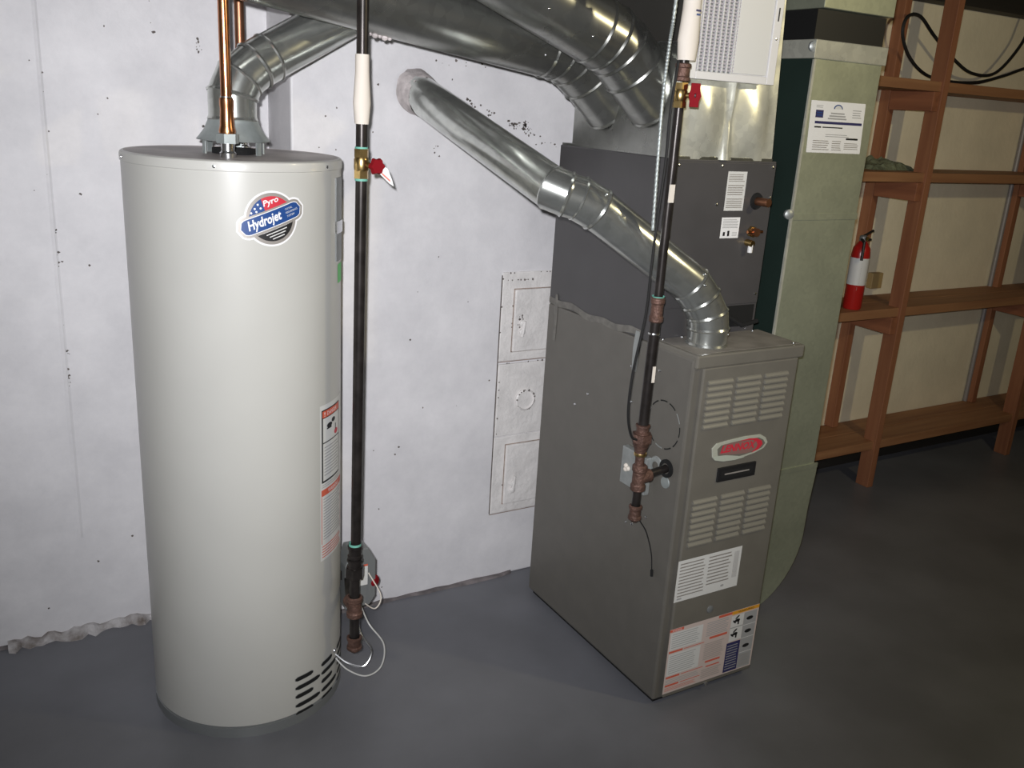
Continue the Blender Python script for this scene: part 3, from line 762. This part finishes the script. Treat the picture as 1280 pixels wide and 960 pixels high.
for (y, z) in ((1.70, .925), (1.815, .905), (1.80, .81), (2.0, .77), (1.77, .47), (1.745, .475), (1.69, .52), (2.06, .72), (1.81, .675)):
    MB().lathe([(.004, 0), (.003, .002), (0, .0025)], (sd, y, z), STEEL, n=8, axis=(-1, 0, 0)).build('screw', fu, smooth=True)
# grey electrical box and gas inlet grommet
b = MB().box(sd-.018, sd, 1.690, 1.795, .585, .690, FOIL); jb = b.build('electrical_box', fu, bevel=.002)
b = MB(); 
for (y, z) in ((1.772, .64), (1.772, .63), (1.762, .635)): b.ball((sd-.019, y, z), .007, SLEEVE, 5)
b.build('wire_nuts', jb, smooth=True)
MB().lathe([(.026, 0), (.024, .003), (.012, .004)], (sd, 1.672, .675), FOIL, n=24, axis=(-1, 0, 0)).build('knockout_cover', fu, smooth=True)
MB().lathe([(.024, 0), (.024, .006), (.014, .006)], (sd, 1.63, .684), HOLE, n=24, axis=(-1, 0, 0)).build('grommet', fu, smooth=True)
MB().lathe([(.016, 0), (.015, .003), (0, .004)], (sd, 1.63, .645), CAST, n=20, axis=(-1, 0, 0)).build('knockout_plug', fu, smooth=True)

# ================================================================== COIL CABINET
CX0, CX1, CY0, CZ0, CZ1 = 1.459, 1.806, 1.739, .986, 1.447
cc = thing('coil_cabinet', 'charcoal metal evaporator coil cabinet on top of the furnace', 'coil cabinet', (1.63, 1.99, CZ0))
MB().box(CX0, CX1, CY0, 2.238, CZ0, CZ1, COIL).build('cabinet', cc, bevel=.003)
MB().box(CX0+.004, CX1-.004, CY0-.004, CY0, 1.075, CZ1-.006, COIL).build('access_panel', cc, bevel=.0015)
b = MB(); b.box(1.66, 1.795, CY0-.002, CY0+.001, 1.012, 1.070, HOLE); 
b.build('drain_recess', cc)
MB().tube([(1.70, CY0, 1.045), (1.74, CY0-.02, 1.02), (1.795, CY0-.02, 1.028)], .006, HOLE, 10).build('drain_stub', cc, smooth=True)
PC = lambda u, v, h: (u, CY0-.004-h, v)
dc = Decal(PC); dc.rect(1.638, 1.322, 1.703, 1.420, OFFW, .0006)
for (z0, z1) in ((1.394, 1.414), (1.360, 1.388), (1.328, 1.354)): dc.lines(1.643, z0, 1.698, z1, 5, SILVER, .0010, .4)
dc.b.build('label', cc, recalc=False)
dc = Decal(PC); dc.rect(1.636, 1.252, 1.699, 1.305, WHITE, .0006); dc.lines(1.641, 1.277, 1.694, 1.301, 6, GREY, .0010, .4)
dc.rect(1.645, 1.258, 1.652, 1.268, BLACK, .0010); dc.rect(1.660, 1.257, 1.667, 1.271, BLACK, .0010); dc.lines(1.676, 1.257, 1.694, 1.268, 3, GREY, .0010); dc.b.build('label', cc, recalc=False)
b = MB(); b.lathe([(.022, 0), (.020, .004), (.011, .004)], (1.748, CY0-.004, 1.346), HOLE, n=24, axis=(0, -1, 0)); b.build('grommet', cc)
MB().tube([(1.748, CY0, 1.346), (1.752, CY0-.045, 1.346)], .0105, COPPERD, 20).build('suction_stub', cc, smooth=True)
b = MB(); b.tube([(1.742, CY0, 1.268), (1.743, CY0-.028, 1.268)], .011, COPPERD, 16); hexnut(b, (1.742, CY0-.006, 1.268), .015, .008, BRASS, (0, -1, 0)); b.tube([(1.715, CY0-.02, 1.269), (1.768, CY0-.02, 1.269)], .004, COPPER, 10)
b.build('liquid_line_valve', cc, smooth=True, angle=30)
b = MB(); b.tube([(1.733, CY0, 1.240), (1.735, CY0-.025, 1.238)], .009, BRASS, 14); b.tube([(1.735, CY0-.018, 1.238), (1.735, CY0-.018, 1.215)], .007, PLWHITE, 12)
b.build('service_port', cc, smooth=True, angle=30)
for q in ((1.475, 1.432), (1.615, 1.432), (1.79, 1.432), (1.465, 1.345), (1.612, 1.338), (1.795, 1.355), (1.79, 1.10), (1.49, 1.12)):
    MB().lathe([(.004, 0), (.0035, .002), (0, .003)], (q[0], CY0-.004, q[1]), STEEL, n=10, axis=(0, -1, 0)).build('screw', cc, smooth=True)

# ================================================================== PLENUM
pl = thing('supply_plenum', 'galvanized sheet metal plenum above the charcoal coil cabinet', 'plenum', (1.63, 1.99, CZ1))
# front sheet with buckled crease
b = MB(); nx, nz = 40, 44; x0b, x1b, x0t, x1t = 1.466, 1.790, 1.470, 1.764; z0, z1 = CZ1, 2.12
vs = []
rnd = random.Random(1)
for j in range(nz+1):
    t = j/nz; z = z0+(z1-z0)*t; tt = min(1, (z-z0)/.38)
    xa = x0b+(x0t-x0b)*tt; xb = x1b+(x1t-x1b)*tt
    for i in range(nx+1):
        x = xa+(xb-xa)*i/nx; s_ = i/nx
        zc = z-1.545
        wv = .005+abs(zc)*.17
        d = 0
        xc = 1.622
        if abs(x-xc) < wv: d = -.013*(1-abs(x-xc)/wv)-.001
        edge = min(1, s_*8, (1-s_)*8)
        bul = -.016*edge*math.sin(PI*min(1, max(0, (z-1.447)/.20)))*math.sin(PI*s_*2)**2
        wav = .003*math.sin(x*60+1)*max(0, 1-(z-CZ1)/.022)
        d += bul+wav
        vs.append((x, CY0+.003+d*min(1, edge+.1), z))
b.add(vs, [(j*(nx+1)+i, j*(nx+1)+i+1, (j+1)*(nx+1)+i+1, (j+1)*(nx+1)+i) for j in range(nz) for i in range(nx)], ZINCW)
b.build('front_sheet', pl, smooth=True, angle=60)
poly = [(1.466, CY0+.004), (1.466, 2.19), (1.50, 2.232), (1.785, 2.232), (1.785, CY0+.004)]
b = MB(); b.prism(poly, ZINCD, lambda a, c: (a, c, CZ1), lambda a, c: (min(a, 1.763), c, 1.715))
b.prism([(max(p[0], 1.485), p[1]) for p in poly], TOPSHADE, lambda a, c: (min(a, 1.763), c, 1.7151), lambda a, c: (min(a, 1.763), c, 2.12))  # upper sheet metal coloured dark for the ceiling it reflects
b.build('side_sheets', pl, bevel=.002)
b = MB().box(1.464, 1.790, CY0+.001, 2.236, CZ1-.002, CZ1+.006, ZINCD); b.build('bottom_flange', pl)
def collar(y, z, dirv):
    b = MB(); d = Vector(dirv).normalized(); c = Vector((1.464, y, z))
    return d
# ------------------------------------------------------------------ grille mounted on plenum
fr = thing('humidifier_grille', 'white louvered humidifier cover mounted on the front of the galvanized plenum', 'grille', (1.57, 1.72, 1.63))
GX0, GX1, GZ0, GZ1, GYF = 1.438, 1.716, 1.630, 2.02, 1.702
MB().box(GX0+.006, GX1-.006, GYF+.004, 1.742, GZ0+.004, GZ1-.004, PLWHITE).build('housing', fr)
b = MB(); t_ = .026
b.box(GX0, GX0+t_, GYF-.004, GYF+.006, GZ0, GZ1, PLWHITE); b.box(GX1-t_, GX1, GYF-.004, GYF+.006, GZ0, GZ1, PLWHITE)
b.box(GX0+t_, GX1-t_, GYF-.004, GYF+.006, GZ0, GZ0+.018, PLWHITE); b.box(GX0+t_, GX1-t_, GYF-.004, GYF+.006, GZ1-.018, GZ1, PLWHITE); b.build('frame', fr, bevel=.002)
xm = 1.580
MB().box(xm, GX1-t_-.002, GYF-.001, GYF+.004, GZ0+.020, GZ1-.020, OFFW).build('blank_plate', fr, bevel=.001)
MB().box(GX0+t_, xm, GYF+.0035, GYF+.005, GZ0+.018, GZ1-.018, BOXG).build('backing', fr)
b = MB(); z = GZ0+.022
while z < GZ1-.02:
    b.box(GX0+t_, xm, GYF-.001, GYF+.0033, z, z+.0042, MESHM); z += .0075
o = b.build('fine_slats', fr); o['kind'] = 'stuff'
for k in range(8):
    x = GX0+t_+.006+k*(xm-GX0-t_-.012)/7
    MB().box(x-.0012, x+.0012, GYF-.0025, GYF+.003, GZ0+.018, GZ1-.018, OFFW).build('vertical_bar', fr)
MB().box(GX1-.016, GX1-.013, GYF-.0055, GYF-.003, 1.775, 1.805, BLACK).build('latch_slot', fr)
for q in ((GX1-.014, 1.735), (GX0+.012, 1.745)): MB().lathe([(.0035, 0), (.003, .002), (0, .0025)], (q[0], GYF-.004, q[1]), STEEL, n=10, axis=(0, -1, 0)).build('screw', fr)

# ================================================================== ROUND SUPPLY DUCTS
def duct(label, y, zc, start, d, L, r):
    t = thing('round_duct', label, 'duct', (1.464, y, zc))
    S = Vector(start); d = Vector(d).normalized()
    base = Vector((1.474, y, zc)); 
    e0 = base+Vector((-.5, 0, .42)).normalized()*.075
    pts = [base+Vector((.03, 0, -.028)), e0, e0+(S-e0)*.55+Vector((0, 0, .006)), S, S+d*.045, S+d*L]
    if L < .6: pts.append(Vector((pts[-1].x-.03, y, 2.11)))
    pipe_run(t, pts, r, ZINCD, ['collar', 'elbow_section', 'elbow_section', 'crimped_end', 'straight_section', 'riser_section'], bead=.003)
    return t, S, d
tB, SB, dB = duct('front round galvanized duct climbing steeply left from the plenum', 1.872, 1.600, (1.335, 1.87, 1.709), (-1, 0, .38), .47, .0785)
tA, SA, dA = duct('rear round galvanized duct running left across the wall behind the other duct', 2.060, 1.585, (1.315, 2.045, 1.690), (-1, 0, .14), 2.6, .0785)
for k in range(2): MB().ball(SB+dB*(.10+.13*k)+Vector((.0, -.066, -.038)), .0045, STEEL, 6).build('screw', tB, smooth=True)
MB().ball(SA+dA*.09+Vector((0, -.070, -.035)), .0035, STEEL, 6).build('screw', tA, smooth=True)
b = MB(); 
for k in range(5): b.ball(SA+dA*(.47+.012*k)+Vector((0, 0, -.080)), .005+.003*(k % 2), MORTAR, 5)
b.build('sealant_drip', tA)

# ================================================================== FURNACE FLUE
f2 = thing('flue_pipe', 'long bent galvanized flue pipe running from the furnace top to the white wall', 'flue pipe', (1.555, 1.655, .998))
pts = [(1.558, 1.652, .998), (1.558, 1.652, 1.040), (1.553, 1.654, 1.075), (1.530, 1.661, 1.115), (1.500, 1.669, 1.152), (1.250, 1.737, 1.326), (1.205, 1.752, 1.350), (1.180, 1.762, 1.357), (1.150, 1.785, 1.369), (1.064, 2.3785, 1.5695)]
pts = [Vector(p) for p in pts]
pipe_run(f2, pts, .0505, ZINC, ['collar', 'elbow_section', 'elbow_section', 'elbow_section', 'straight_section', 'elbow_section', 'elbow_section', 'elbow_section', 'straight_section'], bead=.0028)
b = MB(); rnd = random.Random(3); n = 28; dd = (pts[-1]-pts[-2]).normalized(); c0 = pts[-1]-dd*.018; vs = []
for ring, (rr_, off) in enumerate(((.0510, -.042), (.0525, -.030), (.055, -.010), (.058, .012))):
    for j in range(n):
        a = 2*PI*j/n; k = 1+.035*rnd.uniform(-1, 1)
        vs.append((c0.x+rr_*k*math.cos(a)*1.0+dd.x*off, min(2.382, c0.y+off), c0.z+rr_*k*math.sin(a)*1.03+dd.z*off))
b.add(vs, [(i*n+j, i*n+(j+1) % n, (i+1)*n+(j+1) % n, (i+1)*n+j) for i in range(3) for j in range(n)], MORTAR); b.build('mortar_collar', f2, smooth=True, angle=60)
for q in ((1.244, 1.700, 1.366), (1.505, 1.628, 1.185), (1.20, 1.72, 1.313), (1.500, 1.617, 1.160), (1.595, 1.617, 1.03)): MB().ball(q, .0035, STEEL, 6).build('screw', f2, smooth=True)

# ================================================================== GAS PIPE BY FURNACE
g2 = thing('gas_pipe', 'black iron gas pipe with red-handled valve dropping in front of the furnace flue', 'gas pipe', (1.36, 1.618, .56))
PX, PY = 1.358, 1.618
MB().tube([(PX, PY, 2.12), (PX, PY, 1.64)], .0115, IRON, 20).build('upper_pipe', g2, smooth=True)
sleeve(g2, PX+.006, PY, 1.662, 1.80, .0175)
dc = Decal(lambda u, v, h: (PX+.006+.0205*math.sin(u/.0205), PY-.0222*math.cos(u/.0205)-h, v)); dc.rect(-.006, 1.760, .010, 1.764, NAVY, .0008); dc.rect(-.004, 1.752, .008, 1.756, BLUE, .0008); dc.b.build('sleeve_print', g2, recalc=False)
b = MB(); coupling(b, PX, PY, 1.618, 1.656, .0175, RUST); b.build('coupling', g2, smooth=True, angle=30)
b = MB(); hexnut(b, (PX, PY, 1.602), .0155, .014, BRASS); hexnut(b, (PX, PY, 1.563), .0155, .014, BRASS); b.lathe([(.012, 1.575), (.0155, 1.582), (.0155, 1.598), (.012, 1.604)], (PX, PY, 0), BRASS, n=20)
b.tube([(PX, PY, 1.590), (PX+.016, PY-.022, 1.590)], .006, BRASS, 12); vb = b.build('valve_body', g2, smooth=True, angle=30)
Tm = Matrix.Translation((PX+.019, PY-.026, 1.590)) @ Matrix.Rotation(math.radians(-36), 4, 'Z')
b = MB(); b.box(-.003, .003, -.004, .006, -.026, .026, RED); b.v = [tuple(Matrix.Translation((0, 0, 0)) @ Vector(v)) for v in b.v]
b = MB(); b.prism([(-.010, -.024), (.010, -.024), (.010, -.012), (.014, 0), (.010, .012), (.010, .026), (-.010, .026), (-.010, .012), (-.014, 0), (-.010, -.012)], RED,
    lambda a, c: Tm @ Vector((a, -.006, c)), lambda a, c: Tm @ Vector((a, .003, c)))
b.build('valve_handle', vb, bevel=.001)
MB().lathe([(.0055, 0), (.0055, .003), (0, .0035)], Tm @ Vector((0, -.006, 0)), STEEL, n=12, axis=(.59, -.81, 0)).build('handle_nut', vb)
MB().tube([(PX, PY, 1.565), (PX, PY, 1.135)], .0108, IRON, 20).build('middle_pipe', g2, smooth=True)
MB().box(PX-.010, PX+.004, PY-.0125, PY-.009, 1.358, 1.398, SLEEVE).build('paper_tag', g2)
b = MB(); coupling(b, PX, PY, 1.078, 1.138, .0170, RUST); b.lathe([(.014, 1.138), (.0155, 1.141)], (PX, PY, 0), TEAL, n=20); b.build('coupling', g2, smooth=True, angle=30)
MB().tube([(PX, PY, 1.085), (PX-.004, PY, .815)], .0130, IRON, 20).build('lower_pipe', g2, smooth=True)
MB().lathe([(.0135, 1.048), (.0145, 1.050), (.0135, 1.053)], (PX-.001, PY, 0), STEEL, n=20).build('seal_ring', g2)
MB().box(PX-.004, PX+.004, PY-.0150, PY-.011, .932, .972, SLEEVE).build('paper_tag', g2)
b = MB(); coupling(b, PX-.004, PY, .795, .822, .0180, RUST); hexnut(b, (PX-.004, PY, .776), .0255, .022, RUST); b.lathe([(.0225, .776), (.019, .765), (.014, .750)], (PX-.004, PY, 0), RUST, n=24); b.build('union', g2, smooth=True, angle=30)
b = MB(); b.tube([(PX-.004, PY, .76), (PX-.002, PY, .70)], .0115, RUST, 18); b.lathe([(.0155, .740), (.0165, .744), (.0155, .748)], (PX-.003, PY, 0), BRASS, n=20); b.build('close_nipple', g2, smooth=True)
b = MB(); coupling(b, PX, PY, .645, .715, .0190, RUST); b.tube([(PX, PY, .68), (PX+.034, PY+.002, .68)], .0170, RUST, 20); b.build('tee', g2, smooth=True, angle=30)
MB().tube([(PX+.02, PY+.001, .681), (FX0-.004, 1.630, .684)], .0110, IRON, 18).build('side_nipple', g2, smooth=True)
MB().tube([(PX, PY, .66), (PX, PY, .60)], .0110, IRON, 18).build('drip_leg', g2, smooth=True)
b = MB(); coupling(b, PX, PY, .566, .605, .0170, RUST); b.lathe([(.0140, .567), (.008, .560), (0, .559)], (PX, PY, 0), RUST, n=20); b.build('drip_cap', g2, smooth=True, angle=30)

# armored cable + black wire
pts = [(1.308, 1.60, 2.10), (1.304, 1.60, 1.777), (1.299, 1.60, 1.69), (1.296, 1.60, 1.585), (1.300, 1.60, 1.45), (1.306, 1.60, 1.297)]
sp_ = spline(pts, 40); L_ = [.0038+.0007*math.sin(i*2.1) for i in range(len(sp_))]
tag(MB().tube(sp_, L_, CAST, n=10).build('armored_cable', smooth=True), 'thin ribbed silver armored cable hanging left of the red-valved gas pipe', 'cable')
pts = [(1.338, 1.612, 1.66), (1.322, 1.602, 1.55), (1.322, 1.60, 1.45), (1.316, 1.600, 1.33), (1.313, 1.600, 1.22), (1.312, 1.602, 1.10), (1.297, 1.608, .96), (1.297, 1.61, .86), (1.315, 1.612, .80), (1.336, 1.612, .785)]
tag(MB().tube(spline(pts), .0032, CABLE, n=8).build('thermostat_wire', smooth=True), 'loose black wire bowing out beside the furnace gas pipe', 'wire')
pts = [(1.372, 1.628, .580), (1.395, 1.64, .545), (1.43, 1.65, .50), (1.450, 1.645, .44), (1.4535, 1.640, .40), (1.4535, 1.637, .375)]
b = MB(); b.tube(spline(pts), .0016, CABLE, n=6); b.tube([(1.4535, 1.638, .39), (1.4535, 1.636, .372)], .004, CABLE, 8)
tag(b.build('wire_tail', smooth=True), 'short black wire tail hanging below the gas drip cap on the furnace side', 'wire')

# ================================================================== RETURN DUCT
rd = thing('return_duct', 'tall rectangular galvanized return air duct standing right of the furnace', 'duct', (2.1, 1.93, 0))
RX0, RX1, RY0, RY1 = 1.966, 2.236, 1.812, 2.10
MB().box(RX0, RX1, RY0, RY1, 1.292, 1.722, ZINCR, cut=(4,)).box(RX0, RX0+.001, RY0+.002, RY1, 1.292, 1.722, DARKGREEN).build('upper_section', rd, bevel=.002)  # left side dark green: the metal's dim reflection put into the colour
MB().box(RX0+.002, RX1+.002, RY0+.002, RY1, .50, 1.292, ZINCR, cut=(4,)).box(RX0+.002, RX0+.003, RY0+.004, RY1, .50, 1.292, DARKGREEN).build('middle_section', rd, bevel=.002)  # left side darkened by colour as on the section above
# boot with rounded heel turning under into the furnace side
poly = [(RX0+.003, .50), (RX1+.022, .50), (RX1+.022, .47), (RX1+.012, .35)]
for i in range(13):
    a = math.radians(-5-80*i/12); poly.append((1.99+.258*math.cos(a), .27+.268*math.sin(a)))
poly += [(1.826, .002), (1.826, .40), (1.93, .42)]
b = MB(); b.prism(poly, ZINCR, lambda a, c: (a, RY0+.003, c), lambda a, c: (a, RY1, c)); b.build('boot', rd, bevel=.003)
b = MB(); b.box(RX0-.008, RX1+.010, RY0-.006, RY1, 1.712, 1.760, ZINCW); b.build('top_flange', rd, bevel=.002)
MB().box(RX0, RX1+.004, RY0-.0015, RY0+.003, 1.284, 1.302, ZINCR).build('drive_cleat', rd)
MB().box(RX0, RX1+.016, RY0-.0015, RY0+.004, .492, .508, ZINCR).build('drive_cleat', rd)
for z in (1.742, 1.300): MB().lathe([(0, 0), (.014, 0), (.014, .008), (.008, .012), (0, .012)], (RX0-.004, RY0+.008, z), FOIL, n=16, axis=(-.3, -.95, 0)).build('cleat_end_glint', rd, smooth=True)  # knobs shaped for the highlights at the cleat corner ends
MB().box(RX0-.002, RX0+.006, RY0-.002, RY0+.004, .51, 1.71, ZINCW).build('corner_glint', rd)  # bright strip on the front edge, a highlight put into the colour
MB().box(RX0-.006, RX1-.004, RY0+.006, RY1-.01, 1.760, 1.835, CABLE).build('flexible_connector', rd)
MB().box(RX0+.004, RX1+.012, RY0-.004, RY1, 1.838, 2.12, ZINCR).build('trunk_drop', rd, bevel=.002)
dc = Decal(lambda u, v, h: (u+(v-1.54)*-.06, RY0-h, v))
dc.rect(1.982, 1.470, 2.200, 1.607, WHITE, .0008)
dc.rect(2.003, 1.547, 2.193, 1.554, NAVY, .0012); dc.rect(2.003, 1.563, 2.033, 1.583, NAVY, .0012)
dc.lines(2.007, 1.566, 2.029, 1.580, 2, BLUE, .0016)
for i, wd in enumerate((.075, .065, .055)): dc.rect(2.090-wd/2, 1.560+.007*i, 2.090+wd/2, 1.564+.007*i, GREY, .0012)
dc.ell(2.090, 1.588, .018, .012, BLUE, .0012, 20, None, 0, PI); dc.ell(2.090, 1.588, .014, .009, OFFW, .0015, 20, None, 0, PI)
dc.lines(2.15, 1.565, 2.188, 1.590, 4, GREY, .0012); dc.lines(2.003, 1.588, 2.03, 1.597, 2, GREY, .0012)
dc.lines(2.003, 1.534, 2.03, 1.542, 1, BLACK, .0014, .5); dc.lines(2.035, 1.535, 2.12, 1.541, 1, BLACK, .0012, .5)
dc.lines(2.05, 1.512, 2.15, 1.522, 2, GREY, .0012); dc.lines(2.135, 1.504, 2.185, 1.514, 1, BLACK, .0014, .5)
dc.lines(2.003, 1.476, 2.07, 1.505, 5, SILVER, .0012); dc.lines(2.08, 1.476, 2.12, 1.505, 5, SILVER, .0012); dc.lines(2.13, 1.480, 2.19, 1.500, 4, SILVER, .0012)
o = dc.b.build('information_sticker', rd, recalc=False); o['label'] = 'white paper sticker with dark blue bar'

# ================================================================== SHELVING
sh = thing('wooden_shelving', 'rough pine stud shelving of four open levels along the cream wall', 'shelving', (4.2, 2.5, 0))
def piece(name, x0, x1, y0, y1, z0, z1, M, off=0): return MB().box(x0, x1, y0, y1, z0, z1, M).build(name, sh, bevel=.002)
for x in (3.322, 4.362, 5.42):
    piece('front_post', x, x+.036, 2.385, 2.450, 0, 2.12, W_Z)
    piece('back_post', x-.038, x, 2.596, 2.644, .219, 2.12, W_Z)
for (z0, z1) in ((1.692, 1.730), (1.342, 1.380), (.784, .822), (.180, .218)):
    piece('shelf_board', 2.62, 5.6, 2.396, 2.515, z0, z1, W_X)
    piece('shelf_board', 2.62, 5.6, 2.519, 2.640, z0, z1, W_X)
    for x in (3.282, 4.322, 5.38):
        if z0 > .2: piece('cleat', x, x+.038, 2.390, 2.592, z0-.075, z0-.001, W_Y)
struct(MB().box(3.0, 6.6, 2.632, 2.645, 0, .17, JOIST).build('trim_dark_foot'))  # dark strip added to darken the wall foot below the lowest shelf
# things on / near shelves
ex = thing('fire_extinguisher', 'small red fire extinguisher standing on the third shelf beside the duct', 'extinguisher', (3.090, 2.45, .822))
MB().lathe([(0, .822), (.034, .823), (.037, .830), (.037, 1.045), (.033, 1.075), (.020, 1.095), (.015, 1.10), (.015, 1.105)], (3.090, 2.45, 0), REDM, n=32).build('cylinder', ex, smooth=True)
b = MB(); b.lathe([(.0375, .925), (.0375, 1.035)], (3.090, 2.45, 0), OFFW, n=32); b.build('white_label', ex, smooth=True)
dc = Decal(lambda u, v, h: (3.090+(.0375+h)*math.sin(u/.0375+.2), 2.45-(.0375+h)*math.cos(u/.0375+.2), v)); dc.lines(-.03, .93, .03, 1.02, 9, GREY, .0008, .4); dc.rect(-.035, .905, .035, .918, OFFW, .0008); dc.b.build('label_print', ex, recalc=False)
b = MB(); b.lathe([(.013, 1.10), (.016, 1.103), (.016, 1.12), (.010, 1.125), (0, 1.126)], (3.090, 2.45, 0), BOXG, n=16); b.build('valve_head', ex, smooth=True)
b = MB(); b.tube([(3.080, 2.45, 1.118), (3.13, 2.44, 1.145)], .005, IRON, 8); b.tube([(3.080, 2.45, 1.105), (3.125, 2.44, 1.108)], .005, IRON, 8); b.build('lever', ex)
MB().lathe([(.009, 0), (.009, .004), (0, .004)], (3.090, 2.434, 1.113), BRASS, n=14, axis=(0, -1, 0)).build('gauge', ex)
MB().tube([(3.080, 2.45, 1.11), (3.062, 2.42, 1.10), (3.050, 2.41, 1.03)], .006, CABLE, 8).build('hose', ex, smooth=True)
ob = MB(); ob.box(3.405, 3.475, 2.615, 2.645, .855, .925, mat('tan_box', (.40, .28, .12), .6)); ob = ob.build('outlet_box', bevel=.003); tag(ob, 'small tan electrical box on the cream wall above the third shelf', 'electrical box')
# batting on second shelf
rnd = random.Random(8); b = MB(); n = 14; m_ = 6; vs = []
for j in range(m_+1):
    for i in range(n+1):
        x = 3.135+.27*i/n; y = 2.49+.12*j/m_
        z = 1.3805+(.012+.045*max(0, math.sin(PI*i/n))*rnd.uniform(.4, 1)*(.4+.6*j/m_) if 0 < i < n and 0 < j else 0)
        vs.append((x, y, z))
b.add(vs, [(j*(n+1)+i, j*(n+1)+i+1, (j+1)*(n+1)+i+1, (j+1)*(n+1)+i) for j in range(m_) for i in range(n)], CLOTH)
b.add([vs[m_*(n+1)+i] for i in range(n+1)]+[(v[0], v[1], 1.3805) for v in vs[m_*(n+1):]], [(i, i+1, n+2+i, n+1+i) for i in range(n)], CLOTH)
tag(b.build('insulation_scrap'), 'crumpled grey-green insulation scrap on the second shelf', 'insulation')
# black cable looped on the wall
pts = [(3.9, 2.53, 2.12), (3.98, 2.535, 2.02)]
pts = [(4.10, 2.54, 2.12), (4.054, 2.54, 2.05), (4.00, 2.53, 1.93), (3.86, 2.53, 1.80), (3.70, 2.53, 1.785), (3.56, 2.53, 1.83), (3.42, 2.54, 1.91), (3.31, 2.54, 1.975), (3.235, 2.54, 1.965), (3.225, 2.54, 1.90), (3.29, 2.54, 1.82),
       (3.40, 2.535, 1.762), (3.55, 2.53, 1.744), (3.74, 2.53, 1.752), (3.92, 2.53, 1.79), (4.10, 2.53, 1.84), (4.5, 2.53, 1.93)]
tag(MB().tube(spline(pts), .0065, CABLE, n=8).build('coaxial_cable', smooth=True), 'black cable looped loosely between the posts over the top shelf', 'cable')
b = MB(); b.tube([(4.318, 2.630, .22), (4.318, 2.630, 2.05)], .011, CONDUIT, 12); tag(b.build('wall_conduit', smooth=True), 'thin grey conduit running up the cream wall beside a stud', 'conduit')
